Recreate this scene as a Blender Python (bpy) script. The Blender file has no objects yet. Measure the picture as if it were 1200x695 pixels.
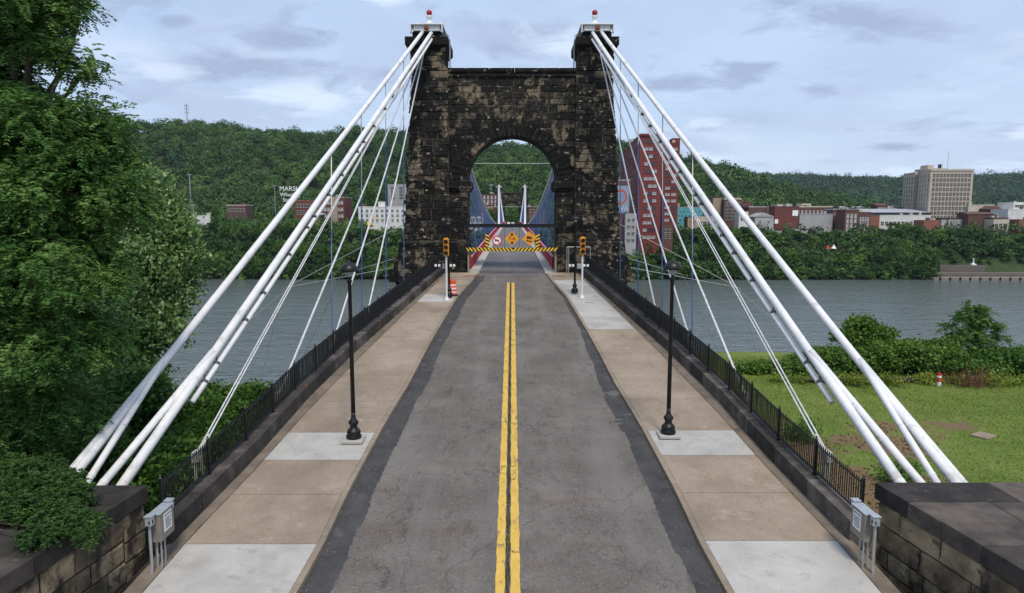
import bpy, math, random
import numpy as np
from mathutils import Vector, Matrix
R = math.radians
random.seed(7); rng = np.random.default_rng(7)
S = bpy.context.scene; COL = S.collection

# ------------------------------------------------------------------ camera, light, exposure
PITCH = math.atan(95.5/800)
cam_d = bpy.data.cameras.new('camera'); cam = bpy.data.objects.new('camera', cam_d); COL.objects.link(cam)
cam.location = (0, 0, 0); cam.rotation_euler = (math.pi/2-PITCH, 0, 0)
cam_d.lens = 24; cam_d.sensor_width = 36; cam_d.clip_start = .1; cam_d.clip_end = 12000
S.camera = cam
S.view_settings.view_transform = 'Standard'; S.view_settings.look = 'None'
S.view_settings.gamma = 1; S.view_settings.use_curve_mapping = False
S.view_settings.exposure = 0.93
SUN_EL, SUN_AZ = 58, 165      # azimuth clockwise from +Y
sun_d = bpy.data.lights.new('sun', 'SUN'); sun = bpy.data.objects.new('sun', sun_d); COL.objects.link(sun)
sun_d.energy = 1.5; sun_d.angle = R(12); sun_d.color = (1, .90, .77)
sun.rotation_euler = (R(90-SUN_EL), 0, R(180-SUN_AZ)); sun.location = (0, 0, 120)

W = bpy.data.worlds.new('World'); S.world = W; W.use_nodes = True
nt = W.node_tree; N = nt.nodes; L = nt.links; N.clear()
def nn(t, **k):
    n = N.new(t)
    for a, b in k.items(): setattr(n, a, b)
    return n
out = nn('ShaderNodeOutputWorld'); bg = nn('ShaderNodeBackground'); L.new(bg.outputs[0], out.inputs[0])
bg.inputs[1].default_value = .083
sky = nn('ShaderNodeTexSky', sky_type='NISHITA', sun_disc=False, sun_elevation=R(SUN_EL), sun_rotation=R(SUN_AZ))
sky.air_density = 1.0; sky.dust_density = 1.5; sky.ozone_density = 1.5
tc = nn('ShaderNodeTexCoord'); sep = nn('ShaderNodeSeparateXYZ'); L.new(tc.outputs['Generated'], sep.inputs[0])
def mth(op, a, b=None, c=None):
    n = nn('ShaderNodeMath', operation=op)
    for i, v in enumerate((a, b, c)):
        if v is None: continue
        if isinstance(v, (int, float)): n.inputs[i].default_value = v
        else: L.new(v, n.inputs[i])
    return n.outputs[0]
zz = mth('ADD', mth('MAXIMUM', sep.outputs[2], 0.0), .16)
cx = mth('DIVIDE', sep.outputs[0], zz); cy = mth('DIVIDE', sep.outputs[1], zz)
cmb = nn('ShaderNodeCombineXYZ'); L.new(cx, cmb.inputs[0]); L.new(cy, cmb.inputs[1])
def wnoise(scale, detail, rough, off, dist=0):
    mp = nn('ShaderNodeMapping'); mp.inputs['Location'].default_value = off; L.new(cmb.outputs[0], mp.inputs[0])
    n = nn('ShaderNodeTexNoise'); n.inputs['Scale'].default_value = scale; n.inputs['Detail'].default_value = detail
    n.inputs['Roughness'].default_value = rough; n.inputs['Distortion'].default_value = dist
    L.new(mp.outputs[0], n.inputs[0]); return n.outputs[0]
def wramp(src, stops):
    r = nn('ShaderNodeValToRGB'); e = r.color_ramp.elements
    while len(e) < len(stops): e.new(.5)
    for el, (p, c) in zip(e, stops): el.position = p; el.color = (*c, 1)
    L.new(src, r.inputs[0]); return r.outputs[0]
def wmix(f, a, b):
    m = nn('ShaderNodeMix', data_type='RGBA')
    for s, v in ((m.inputs[0], f), (m.inputs[6], a), (m.inputs[7], b)):
        if isinstance(v, tuple): s.default_value = (*v, 1)
        elif isinstance(v, (int, float)): s.default_value = v
        else: L.new(v, s)
    return m.outputs[2]
# a veil of thin high cloud, then grey cumulus undersides, then small bright puffs
veil = wmix(wramp(wnoise(.55, 7, .6, (3, 1, 0), .4), [(.3, (.55,)*3), (.7, (.9,)*3)]), sky.outputs[0], (4.0, 4.95, 6.5))
dark = wmix(wramp(wnoise(2.3, 9, .55, (4.1, 6.6, 0), .35), [(.56, (0,)*3), (.68, (.8,)*3)]), veil, (2.3, 2.85, 4.0))
grey = wmix(wramp(wnoise(.95, 8, .55, (7.3, 2.2, 0), .3), [(.45, (0,)*3), (.60, (.6,)*3)]), dark, (3.1, 3.75, 5.1))
puff = wmix(wramp(wnoise(1.35, 8, .6, (1.6, 9.2, 0), .2), [(.54, (0,)*3), (.68, (.45,)*3)]), grey, (5.0, 5.7, 7.0))
band = wmix(wramp(sep.outputs[2], [(.015, (.75,)*3), (.13, (0,)*3)]), puff, (4.6, 5.5, 6.9))
fy = mth('MAXIMUM', sep.outputs[1], .05); uu_ = mth('DIVIDE', sep.outputs[0], fy); ww_ = mth('DIVIDE', sep.outputs[2], fy)
def cloud_mask(lst, nz, lo, hi, st):
    acc = None
    for (u0, w0, a, b) in lst:
        du = mth('POWER', mth('DIVIDE', mth('SUBTRACT', uu_, u0), a), 2.); dw = mth('POWER', mth('DIVIDE', mth('SUBTRACT', ww_, w0), b), 2.)
        g = mth('EXPONENT', mth('MULTIPLY', mth('ADD', du, dw), -1.)); acc = g if acc is None else mth('MAXIMUM', acc, g)
    v = mth('ADD', acc, mth('MULTIPLY', mth('SUBTRACT', nz, .5), 2.2))
    return wramp(mth('MULTIPLY', v, mth('GREATER_THAN', sep.outputs[1], .05)), [(lo, (0,)*3), (hi, (st,)*3)])
nzc = wnoise(5., 9, .6, (2, 5, 0), .5)
P_ = lambda px, py, a, b: ((px-600)/800, (252-py)/800*1.01, a, b)
dk_ = wmix(cloud_mask([P_(985, 38, .14, .03), P_(860, 92, .08, .02), P_(920, 20, .10, .02), P_(150, 15, .10, .03), P_(225, 38, .04, .012), P_(790, 103, .10, .02), P_(280, 85, .16, .03), P_(350, 60, .10, .02), P_(1040, 175, .05, .008)], nzc, .45, .95, .85), band, (2.5, 3.1, 4.4))
lt_ = wmix(cloud_mask([P_(1190, 160, .05, .015), P_(825, 147, .04, .010), P_(825, 190, .05, .018), P_(1050, 203, .09, .012), P_(1170, 195, .08, .010), P_(460, 12, .06, .015), P_(360, 120, .12, .03), P_(200, 90, .08, .02), P_(660, 60, .10, .03)], nzc, .5, 1.25, .55), dk_, (5.7, 6.5, 7.8))
L.new(lt_, bg.inputs[0])

# ------------------------------------------------------------------ helpers
CP, SP, F = math.cos(PITCH), math.sin(PITCH), 800
def ray(px, py):
    u = (px-600)/F; v = (347.5-py)/F
    return Vector((u, CP+SP*v, -SP+CP*v))
def atY(px, py, Y): r = ray(px, py); return r*(Y/r.y)
def atZ(px, py, Z): r = ray(px, py); return r*(Z/r.z)
RA, RB = -8.46-.0906*14.5, .0906
def roadz(Y): return RA+RB*min(Y, 55.8)
def road_at(px, py): r = ray(px, py); return r*(RA/(r.z-RB*r.y))
WATER = -33.0

def mat(name, stops, scale=3., detail=6., rough=.85, bump=0., bscale=None, metallic=0., tint=None, tintamt=.6,
        stretch=(1, 1, 1), objrand=0., spec=.3, transl=0., layers=(), coord='Object', rough2=None):
    m = bpy.data.materials.new(name); m.use_nodes = True
    nt = m.node_tree; N = nt.nodes; L = nt.links; N.clear()
    o = N.new('ShaderNodeOutputMaterial'); b = N.new('ShaderNodeBsdfPrincipled')
    b.inputs['Roughness'].default_value = rough; b.inputs['Metallic'].default_value = metallic
    b.inputs['Specular IOR Level'].default_value = spec
    tc = N.new('ShaderNodeTexCoord')
    def noise(sc, det, ro=.6, st=stretch, dist=0.):
        mp = N.new('ShaderNodeMapping'); mp.inputs['Scale'].default_value = st
        L.new(tc.outputs[coord], mp.inputs[0])
        n = N.new('ShaderNodeTexNoise'); n.inputs['Scale'].default_value = sc; n.inputs['Detail'].default_value = det
        n.inputs['Roughness'].default_value = ro; n.inputs['Distortion'].default_value = dist
        L.new(mp.outputs[0], n.inputs[0]); return n.outputs[0]
    def ramp(src, st):
        r = N.new('ShaderNodeValToRGB'); e = r.color_ramp.elements
        while len(e) < len(st): e.new(.5)
        for el, (p, c) in zip(e, st):
            el.position = p; el.color = (*c, 1) if len(c) == 3 else c
        L.new(src, r.inputs[0]); return r.outputs[0]
    src = noise(scale, detail)
    if tint:
        at = N.new('ShaderNodeAttribute'); at.attribute_name = tint
        mx = N.new('ShaderNodeMath'); mx.operation = 'MULTIPLY_ADD'
        L.new(at.outputs['Fac'], mx.inputs[0]); mx.inputs[1].default_value = tintamt
        m2 = N.new('ShaderNodeMath'); m2.operation = 'MULTIPLY'; L.new(src, m2.inputs[0]); m2.inputs[1].default_value = 1-tintamt
        L.new(m2.outputs[0], mx.inputs[2]); src = mx.outputs[0]
    if objrand:
        oi = N.new('ShaderNodeObjectInfo'); mx = N.new('ShaderNodeMath'); mx.operation = 'MULTIPLY_ADD'
        L.new(oi.outputs['Random'], mx.inputs[0]); mx.inputs[1].default_value = objrand
        m2 = N.new('ShaderNodeMath'); m2.operation = 'SUBTRACT'; L.new(src, m2.inputs[0]); m2.inputs[1].default_value = objrand/2
        L.new(m2.outputs[0], mx.inputs[2]); src = mx.outputs[0]
    col = ramp(src, stops)
    for ly in layers:   # (scale, detail, lo, hi, colour, strength, stretch, kind)
        sc, de, lo, hi, c, s_, st = ly[:7]; kind = ly[7] if len(ly) > 7 else 'noise'
        if kind == 'noise': v = noise(sc, de, .6, st, .3)
        elif kind == 'crack':
            mp = N.new('ShaderNodeMapping'); mp.inputs['Scale'].default_value = st; L.new(tc.outputs[coord], mp.inputs[0])
            nz = N.new('ShaderNodeTexNoise'); nz.inputs['Scale'].default_value = sc*2.2; nz.inputs['Detail'].default_value = 5; L.new(mp.outputs[0], nz.inputs[0])
            ad = N.new('ShaderNodeVectorMath'); ad.operation = 'MULTIPLY_ADD'; L.new(nz.outputs[1], ad.inputs[0]); ad.inputs[1].default_value = (.9/sc,)*3; L.new(mp.outputs[0], ad.inputs[2])
            vo = N.new('ShaderNodeTexVoronoi'); vo.feature = 'DISTANCE_TO_EDGE'; vo.inputs['Scale'].default_value = sc
            L.new(ad.outputs[0], vo.inputs[0]); v = vo.outputs[0]
        elif kind == 'attr':
            a_ = N.new('ShaderNodeAttribute'); a_.attribute_name = sc; v = a_.outputs['Fac']
        f = ramp(v, [(lo, (0,)*3), (hi, (s_,)*3)] if lo < hi else [(hi, (s_,)*3), (lo, (0,)*3)])
        mi = N.new('ShaderNodeMix'); mi.data_type = 'RGBA'; L.new(f, mi.inputs[0]); L.new(col, mi.inputs[6]); mi.inputs[7].default_value = (*c, 1)
        col = mi.outputs[2]
    L.new(col, b.inputs['Base Color'])
    if rough2 is not None:
        rr = ramp(noise(scale*1.7, 4), [(.3, (rough,)*3), (.7, (rough2,)*3)]); L.new(rr, b.inputs['Roughness'])
    if bump:
        bp = N.new('ShaderNodeBump'); bp.inputs['Strength'].default_value = 1; bp.inputs['Distance'].default_value = bump
        L.new(noise(bscale or scale*3, 6), bp.inputs['Height']); L.new(bp.outputs[0], b.inputs['Normal'])
    sh = b.outputs[0]
    if transl:
        t = N.new('ShaderNodeBsdfTranslucent'); L.new(col, t.inputs[0]); mxs = N.new('ShaderNodeMixShader')
        mxs.inputs[0].default_value = transl; L.new(sh, mxs.inputs[1]); L.new(t.outputs[0], mxs.inputs[2]); sh = mxs.outputs[0]
    L.new(sh, o.inputs[0]); return m

def flat(name, c, rough=.6, metallic=0, var=.12, scale=6, bump=0, spec=.4):
    lo = tuple(max(0, x*(1-var)) for x in c); hi = tuple(min(1, x*(1+var)) for x in c)
    return mat(name, [(.3, lo), (.7, hi)], scale=scale, rough=rough, metallic=metallic, bump=bump, spec=spec)

def tag(o, label=None, cat=None, group=None, kind=None):
    if label: o['label'] = label
    if cat: o['category'] = cat
    if group: o['group'] = group
    if kind: o['kind'] = kind
    return o
def empty(name, loc=(0, 0, 0), label=None, cat=None, group=None):
    o = bpy.data.objects.new(name, None); COL.objects.link(o); o.location = loc; o.empty_display_size = .2
    return tag(o, label, cat, group)
def link(name, me, parent=None, off=None):
    o = bpy.data.objects.new(name, me); COL.objects.link(o)
    if parent: o.parent = parent
    return o
def copy_tree(o, parent=None):
    c = o.copy(); COL.objects.link(c)
    if parent: c.parent = parent
    for ch in list(o.children): copy_tree(ch, c)
    return c

class MB:
    def __init__(s): s.v = []; s.f = []; s.m = []; s.t = []
    def add(s, vs, fs, mi=0, t=.5):
        k = len(s.v); s.v += [tuple(v) for v in vs]; s.f += [tuple(i+k for i in f) for f in fs]
        s.m += [mi]*len(fs); s.t += [t]*len(fs); return s
    def box(s, c, d, mi=0, rz=0, M=None, bev=0, t=.5):
        x, y, z = (a/2 for a in d); c = Vector(c)
        if bev:
            b = bev; vs = []
            for sz in (-1, 1):
                for (ix, iy, iz) in ((b, b, 0), (0, 0, b)):
                    pass
            # chamfered box: 24 verts
            pts = []
            for sx in (-1, 1):
                for sy in (-1, 1):
                    for sz in (-1, 1):
                        pts.append((sx*x, sy*(y-b), sz*(z-b))); pts.append((sx*(x-b), sy*y, sz*(z-b))); pts.append((sx*(x-b), sy*(y-b), sz*z))
            def id(sx, sy, sz, k): return (((sx > 0)*2+(sy > 0))*2+(sz > 0))*3+k
            fs = []
            for sg in (-1, 1):
                fs.append([id(sg, a, b_, 0) for a, b_ in ((-1, -1), (1, -1), (1, 1), (-1, 1))][::sg])
                fs.append([id(a, sg, b_, 1) for a, b_ in ((-1, -1), (1, -1), (1, 1), (-1, 1))][::-sg])
                fs.append([id(a, b_, sg, 2) for a, b_ in ((-1, -1), (1, -1), (1, 1), (-1, 1))][::sg])
            for a in (-1, 1):
                for b_ in (-1, 1):
                    fs.append([id(a, b_, -1, 0), id(a, b_, -1, 1), id(a, b_, 1, 1), id(a, b_, 1, 0)])
                    fs.append([id(a, -1, b_, 0), id(a, -1, b_, 2), id(a, 1, b_, 2), id(a, 1, b_, 0)])
                    fs.append([id(-1, a, b_, 1), id(-1, a, b_, 2), id(1, a, b_, 2), id(1, a, b_, 1)])
                    for c_ in (-1, 1): fs.append([id(a, b_, c_, 0), id(a, b_, c_, 1), id(a, b_, c_, 2)])
            vs = pts
        else:
            vs = [(sx*x, sy*y, sz*z) for sz in (-1, 1) for sy in (-1, 1) for sx in (-1, 1)]
            fs = [(0, 2, 3, 1), (4, 5, 7, 6), (0, 1, 5, 4), (2, 6, 7, 3), (0, 4, 6, 2), (1, 3, 7, 5)]
        T = M if M else Matrix.Rotation(rz, 3, 'Z')
        return s.add([c+T@Vector(v) for v in vs], fs, mi, t)
    def b2(s, x0, x1, y0, y1, z0, z1, mi=0, bev=0, t=.5):
        return s.box(((x0+x1)/2, (y0+y1)/2, (z0+z1)/2), (abs(x1-x0), abs(y1-y0), abs(z1-z0)), mi, bev=bev, t=t)
    def prism(s, poly, z0, z1, mi=0, t=.5):
        n = len(poly); z0f = z0 if callable(z0) else (lambda p: z0); z1f = z1 if callable(z1) else (lambda p: z1)
        vs = [(*p, z0f(p)) for p in poly]+[(*p, z1f(p)) for p in poly]
        fs = [tuple(range(n))[::-1], tuple(range(n, 2*n))]+[(i, (i+1) % n, n+(i+1) % n, n+i) for i in range(n)]
        return s.add(vs, fs, mi, t)
    def tube(s, pts, r, seg=8, mi=0, caps=True, t=.5):
        pts = [Vector(p) for p in pts]; n = len(pts)
        rs = r if isinstance(r, (list, tuple)) else [r]*n
        vs = []; ref = None
        for i, p in enumerate(pts):
            d = (pts[min(i+1, n-1)]-pts[max(i-1, 0)]).normalized()
            if ref is None: ref = Vector((0, 0, 1)) if abs(d.z) < .9 else Vector((1, 0, 0))
            a = d.cross(ref).normalized(); b = a.cross(d).normalized(); ref = b
            for k in range(seg):
                th = 2*math.pi*k/seg; vs.append(p+(a*math.cos(th)+b*math.sin(th))*rs[i])
        fs = [(i*seg+k, i*seg+(k+1) % seg, (i+1)*seg+(k+1) % seg, (i+1)*seg+k) for i in range(n-1) for k in range(seg)]
        if caps: fs += [tuple(range(seg))[::-1], tuple(range((n-1)*seg, n*seg))]
        return s.add(vs, fs, mi, t)
    def lathe(s, prof, o=(0, 0, 0), seg=20, mi=0):
        vs = []; o = Vector(o)
        for r, z in prof:
            for k in range(seg):
                th = 2*math.pi*k/seg; vs.append(o+Vector((r*math.cos(th), r*math.sin(th), z)))
        n = len(prof)
        fs = [(i*seg+k, i*seg+(k+1) % seg, (i+1)*seg+(k+1) % seg, (i+1)*seg+k) for i in range(n-1) for k in range(seg)]
        fs += [tuple(range(seg))[::-1], tuple(range((n-1)*seg, n*seg))]
        return s.add(vs, fs, mi)
    def build(s, name, mats, parent=None, off=None, smooth=False, warp=None):
        if off is None: off = parent.location if parent and parent.parent is None else Vector((0, 0, 0))
        off = Vector(off)
        me = bpy.data.meshes.new(name)
        vs = [tuple(Vector(warp(*v) if warp else v)-off) for v in s.v]
        me.from_pydata(vs, [], s.f)
        for m in (mats if isinstance(mats, (list, tuple)) else [mats]): me.materials.append(m)
        me.polygons.foreach_set('material_index', s.m)
        if len(set(s.t)) > 1:
            a = me.attributes.new('tint', 'FLOAT', 'FACE'); a.data.foreach_set('value', s.t)
        me.update()
        if smooth: me.shade_smooth() if hasattr(me, 'shade_smooth') else None
        return link(name, me, parent)

def np_mesh(name, verts, quads, mats, tint=None, mi=None, attrs=None):
    me = bpy.data.meshes.new(name); nv = len(verts); nf = len(quads); k = quads.shape[1]
    me.vertices.add(nv); me.vertices.foreach_set('co', np.asarray(verts, np.float32).ravel())
    me.loops.add(nf*k); me.loops.foreach_set('vertex_index', np.asarray(quads, np.int32).ravel())
    me.polygons.add(nf); me.polygons.foreach_set('loop_start', np.arange(0, nf*k, k, dtype=np.int32))
    me.polygons.foreach_set('loop_total', np.full(nf, k, np.int32))
    for m in mats: me.materials.append(m)
    if mi is not None: me.polygons.foreach_set('material_index', np.asarray(mi, np.int32))
    if tint is not None:
        a = me.attributes.new('tint', 'FLOAT', 'FACE'); a.data.foreach_set('value', np.asarray(tint, np.float32))
    for nme, vals in (attrs or {}).items():
        a = me.attributes.new(nme, 'FLOAT', 'POINT'); a.data.foreach_set('value', np.asarray(vals, np.float32))
    me.update(calc_edges=True); me.validate(); return me

def unit(n):
    v = rng.normal(size=(n, 3)); return v/np.linalg.norm(v, axis=1, keepdims=True)
def leaf_quads(P, size, aspect=.5, A=None, flat_=0.):
    n = len(P); A = unit(n) if A is None else A
    B = np.cross(A, unit(n)); B /= np.linalg.norm(B, axis=1, keepdims=True)+1e-9
    s = (np.asarray(size)*np.ones(n))[:, None]
    V = np.stack([P-A*s, P+B*s*aspect, P+A*s, P-B*s*aspect], 1).reshape(-1, 3)
    return V, np.arange(4*n).reshape(n, 4)
def fronds(C, D, length, nl=6, lw=.05, ll=.09):
    """pinnate leaves: at C, along D, nl pairs of leaflets"""
    n = len(C); up = np.tile([0, 0, 1.], (n, 1))
    Sd = np.cross(D, up); Sd /= np.linalg.norm(Sd, axis=1, keepdims=True)+1e-9
    P = []; A = []; ids = []
    for i in range(nl):
        t = (i+.7)/nl; base = C+D*length*t; base[:, 2] -= length*.45*t*t
        for sg in (-1, 1):
            d = Sd*sg+D*.45+rng.normal(size=(n, 3))*.12; d[:, 2] -= .25; d /= np.linalg.norm(d, axis=1, keepdims=True)
            k = ll*(1-.35*t); P.append(base+d*k); A.append(d); ids.append(np.arange(n))
    P = np.concatenate(P); A = np.concatenate(A); ids = np.concatenate(ids)
    V, Q = leaf_quads(P, ll, lw/ll, A); return V, Q, ids
def blob_points(blobs, n, shell=.45, flatb=0.):
    """points spread through clumps on the outside of each blob (cx,cy,cz,rx,ry,rz)"""
    b = np.array(blobs, float); vol = (b[:, 3]*b[:, 4]+b[:, 4]*b[:, 5]+b[:, 3]*b[:, 5])
    idx = rng.choice(len(b), n, p=vol/vol.sum()); d = unit(n); d[:, 2] = np.where(d[:, 2] < -.35, -d[:, 2], d[:, 2])
    r = 1-shell*rng.random(n)**1.6
    return b[idx, :3]+d*r[:, None]*b[idx, 3:6], d, idx

# ------------------------------------------------------------------ materials
LEAF = lambda nm, a, b, c, amt=.55, tr=.25, objr=0., sc=.35: mat(nm, [(.2, a), (.5, b), (.8, c)], scale=sc, detail=3, rough=.55, tint='tint', tintamt=amt, transl=tr, objrand=objr, spec=.25)
M = {}
M['stone'] = mat('sooty_stone', [(.30, (.006, .006, .0062)), (.47, (.013, .0125, .012)), (.60, (.028, .026, .023)), (.70, (.13, .105, .072))],
                 scale=1.5, detail=10, rough=.9, tint='tint', tintamt=.3, bump=.08, bscale=4, spec=.2,
                 layers=[(.55, 10, .568, .615, (.21, .17, .115), .88, (1, 1, .7)), (2.4, 8, .53, .59, (.009, .009, .0095), .92, (1, 1, .8)), (2.3, 9, .615, .655, (.36, .31, .23), .8, (1, 1, 1.4))])
M['mortar'] = mat('mortar', [(.45, (.006, .006, .006)), (.60, (.17, .14, .10))], scale=.7, detail=7, rough=.95)
M['stone_warm'] = mat('weathered_sandstone', [(.25, (.04, .034, .028)), (.40, (.14, .11, .075)), (.55, (.30, .24, .155)), (.75, (.40, .33, .23))],
                      scale=1.1, detail=9, rough=.9, tint='tint', tintamt=.22, bump=.05, bscale=6, spec=.2,
                      layers=[(.8, 9, .50, .58, (.022, .02, .019), .88, (1, 1, .6)), (3.5, 8, .58, .65, (.025, .022, .02), .7, (1, 1, 1)), (5, 5, .6, .7, (.24, .12, .05), .4, (1, 1, 1))])
M['coping'] = mat('coping_stone', [(.3, (.022, .019, .018)), (.52, (.055, .046, .041)), (.72, (.125, .10, .085))], scale=1.4, detail=9, rough=.85,
                  tint='tint', tintamt=.3, bump=.015, bscale=12, layers=[(5, 6, .64, .7, (.2, .19, .17), .5, (1, 1, 1))])
M['kerb_stone'] = mat('kerb_stone', [(.3, (.022, .020, .019)), (.55, (.06, .053, .048)), (.74, (.16, .14, .125))], scale=1.8, detail=8, rough=.88,
                      tint='tint', tintamt=.3, bump=.02, bscale=10, layers=[(1.1, 7, .66, .72, (.20, .07, .03), .7, (1, .5, 1)), (9, 5, .66, .7, (.3, .29, .27), .5, (1, 1, 1))])
M['asphalt'] = mat('asphalt', [(.28, (.092, .082, .074)), (.5, (.132, .118, .107)), (.72, (.18, .163, .148))], scale=.6, detail=10, rough=.92, bump=.012, bscale=45,
                   spec=.2, layers=[(38, 4, .5, .68, (.26, .245, .23), .5, (1, 1, 1)), (30, 4, .55, .7, (.06, .055, .052), .45, (1.1, .9, 1)), (1.1, 8, .6, .75, (.20, .19, .18), .35, (1, .3, 1)),
                                    (.8, 7, .56, .7, (.125, .088, .066), .5, (.3, 1.3, 1)), (7, 5, .68, .74, (.30, .28, .26), .6, (1, .6, 1)), (16, 6, .53, .68, (.062, .056, .051), .7, (1, 1, 1)), (12, 6, .56, .70, (.24, .225, .205), .6, (1, 1, 1)), (3.2, 8, .57, .66, (.075, .068, .062), .5, (1, .5, 1)), (.5, 5, .5, .66, (.185, .175, .165), .5, (1.6, .12, 1)),
                                    (.30, 0, .007, .001, (.05, .046, .043), .65, (1, .75, 1), 'crack'), (1.1, 0, .012, .002, (.08, .075, .07), .3, (1, 1.3, 1), 'crack')])
M['patch'] = mat('asphalt_patch', [(.3, (.034, .033, .034)), (.7, (.070, .068, .068))], scale=1.3, detail=9, rough=.85, bump=.006, bscale=50,
                 layers=[(60, 3, .5, .75, (.13, .13, .13), .3, (1, 1, 1)), (1.6, 8, .6, .68, (.12, .115, .11), .6, (1, .6, 1)), (.6, 4, .66, .67, (.15, .15, .145), .6, (.5, 1, 1))])
M['paint'] = mat('yellow_paint', [(.3, (.50, .32, .055)), (.7, (.66, .44, .10))], scale=2.5, detail=8, rough=.7,
                 layers=[(7, 8, .60, .66, (.12, .11, .10), .85, (1, .35, 1)), (.9, 5, .62, .7, (.3, .2, .08), .6, (1, 1, 1)), (.42, 0, .012, .003, (.05, .045, .04), .8, (1, .75, 1), 'crack')])
M['walk'] = mat('brown_concrete', [(.25, (.18, .143, .108)), (.5, (.275, .222, .168)), (.75, (.37, .305, .24))], scale=.55, detail=9, rough=.92, tint='tint', tintamt=.15, bump=.005, bscale=45,
                layers=[(70, 3, .55, .75, (.42, .37, .3), .4, (1, 1, 1)), (1.6, 8, .60, .70, (.42, .34, .27), .6, (.6, 1, 1)), (15, 6, .54, .68, (.15, .115, .082), .55, (1, 1, 1)), (12, 6, .58, .7, (.42, .36, .29), .45, (1, 1, 1)), (.35, 7, .52, .64, (.20, .16, .125), .65, (1, .5, 1)), (2.6, 8, .60, .68, (.26, .155, .09), .4, (1, .8, 1)),
                        (1.3, 7, .60, .75, (.17, .12, .085), .5, (1, .6, 1)), (.33, 0, .0028, .0006, (.12, .088, .062), .5, (1, .7, 1), 'crack')])
M['pale'] = mat('pale_concrete', [(.3, (.32, .31, .29)), (.7, (.455, .445, .42))], scale=.9, detail=8, rough=.9, tint='tint', tintamt=.12, bump=.004, bscale=50,
                layers=[(3, 8, .58, .68, (.27, .26, .235), .6, (1, 1, 1)), (14, 6, .55, .7, (.27, .26, .24), .4, (1, 1, 1)), (.6, 6, .55, .68, (.30, .28, .245), .6, (1, 1, 1)), (60, 2, .55, .75, (.62, .61, .58), .3, (1, 1, 1))])
M['walk_edge'] = mat('grey_strip_concrete', [(.3, (.11, .09, .07)), (.7, (.23, .185, .145))], scale=1.2, detail=8, rough=.92, bump=.006, bscale=40,
                     layers=[(2, 7, .6, .7, (.06, .055, .045), .7, (1, .4, 1))])
M['crevice'] = flat('crevice_dirt', (.035, .03, .024), .95)
M['white_steel'] = mat('white_painted_cable', [(.3, (.62, .63, .64)), (.7, (.76, .76, .76))], scale=1.5, detail=6, rough=.55, bump=.012, bscale=3,
                       layers=[(1.4, 9, .58, .68, (.38, .37, .36), .6, (1, 1, 1)), (7, 7, .66, .70, (.28, .14, .08), .7, (1, 1, 1))])
M['stay'] = flat('white_stay_paint', (.55, .56, .57), .5, var=.25)
M['grey_steel'] = flat('galvanised_steel', (.36, .37, .38), .45, .3)
M['wire'] = flat('pale_wire', (.42, .42, .40), .5)
M['blue_steel'] = flat('blue_painted_rod', (.035, .075, .21), .5)
M['blue_web'] = flat('blue_suspender_rope', (.05, .115, .29), .6)
M['clamp'] = flat('weathered_clamp_iron', (.10, .09, .085), .6)
M['black'] = flat('black_iron', (.012, .012, .013), .4, .2)
M['red_rail'] = mat('red_railing_panel', [(.3, (.30, .014, .03)), (.7, (.46, .025, .05))], scale=1.2, rough=.6)
M['pink_rail'] = flat('pink_top_rail', (.70, .22, .26), .6)  # top rail coloured a paler pink than the red panels below
M['deck'] = mat('bridge_deck_surface', [(.3, (.10, .10, .105)), (.7, (.165, .163, .165))], scale=.5, detail=8, rough=.9, stretch=(1, .25, 1), bump=.004, bscale=20)
M['dwalk'] = flat('deck_walkway_concrete', (.42, .41, .38), .9, var=.15, scale=2)
M['yellow'] = flat('signal_yellow', (.62, .27, .02), .45)
M['lens_r'] = flat('dark_red_lens', (.05, .006, .005), .2); M['lens_y'] = flat('dark_amber_lens', (.06, .03, .006), .2); M['lens_g'] = flat('dark_green_lens', (.006, .03, .02), .2)
M['orange'] = flat('orange_plastic', (.80, .085, .02), .5); M['white'] = flat('white_reflective', (.78, .78, .78), .5)
M['sign_o'] = flat('amber_sign_face', (.72, .30, .02), .5); M['sign_y'] = flat('yellow_stripe', (.80, .50, .03), .5); M['sign_k'] = flat('black_marking', (.01, .01, .01), .6)
M['sign_red'] = flat('sign_red', (.55, .02, .03), .5); M['ballred'] = flat('red_ball_paint', (.33, .01, .015), .35)
M['housing'] = flat('white_housing', (.66, .67, .68), .5); M['rust'] = flat('rust', (.2, .06, .025), .9, var=.4)
M['box_grey'] = mat('cabinet_grey', [(.3, (.20, .18, .155)), (.7, (.27, .25, .22))], scale=3, rough=.5, metallic=.2, layers=[(6, 6, .62, .7, (.1, .08, .06), .5, (1, 1, 1))])
M['galv'] = flat('bright_zinc', (.42, .45, .49), .4, .4)
M['glass'] = flat('dark_window_glass', (.025, .03, .036), .12, spec=.6); M['glass_l'] = flat('pale_blind_glass', (.36, .38, .40), .25, var=.4, scale=.3)
M['bark'] = mat('bark', [(.3, (.045, .035, .026)), (.7, (.12, .095, .07))], scale=4, rough=.95, stretch=(1, 1, .3), bump=.03, bscale=8)
M['leaf_locust'] = LEAF('locust_leaf', (.028, .080, .017), (.078, .175, .035), (.21, .34, .09), .5, .25)
M['leaf_maple'] = LEAF('maple_leaf', (.07, .145, .036), (.16, .28, .075), (.38, .50, .27), .75, .3)
M['leaf_bush'] = LEAF('bush_leaf', (.028, .075, .016), (.065, .155, .024), (.13, .25, .04), .5, .3, sc=.8)
M['leaf_hedge'] = LEAF('hedge_leaf', (.038, .09, .016), (.09, .185, .028), (.19, .29, .05), .5, .3, sc=.5)
M['leaf_bank'] = LEAF('bank_tree_leaf', (.020, .058, .012), (.052, .125, .022), (.125, .225, .038), .38, .15, objr=.55, sc=.12)
M['leaf_hill'] = LEAF('hillside_leaf', (.012, .040, .008), (.036, .092, .015), (.105, .185, .030), .7, .1, sc=.02)
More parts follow.
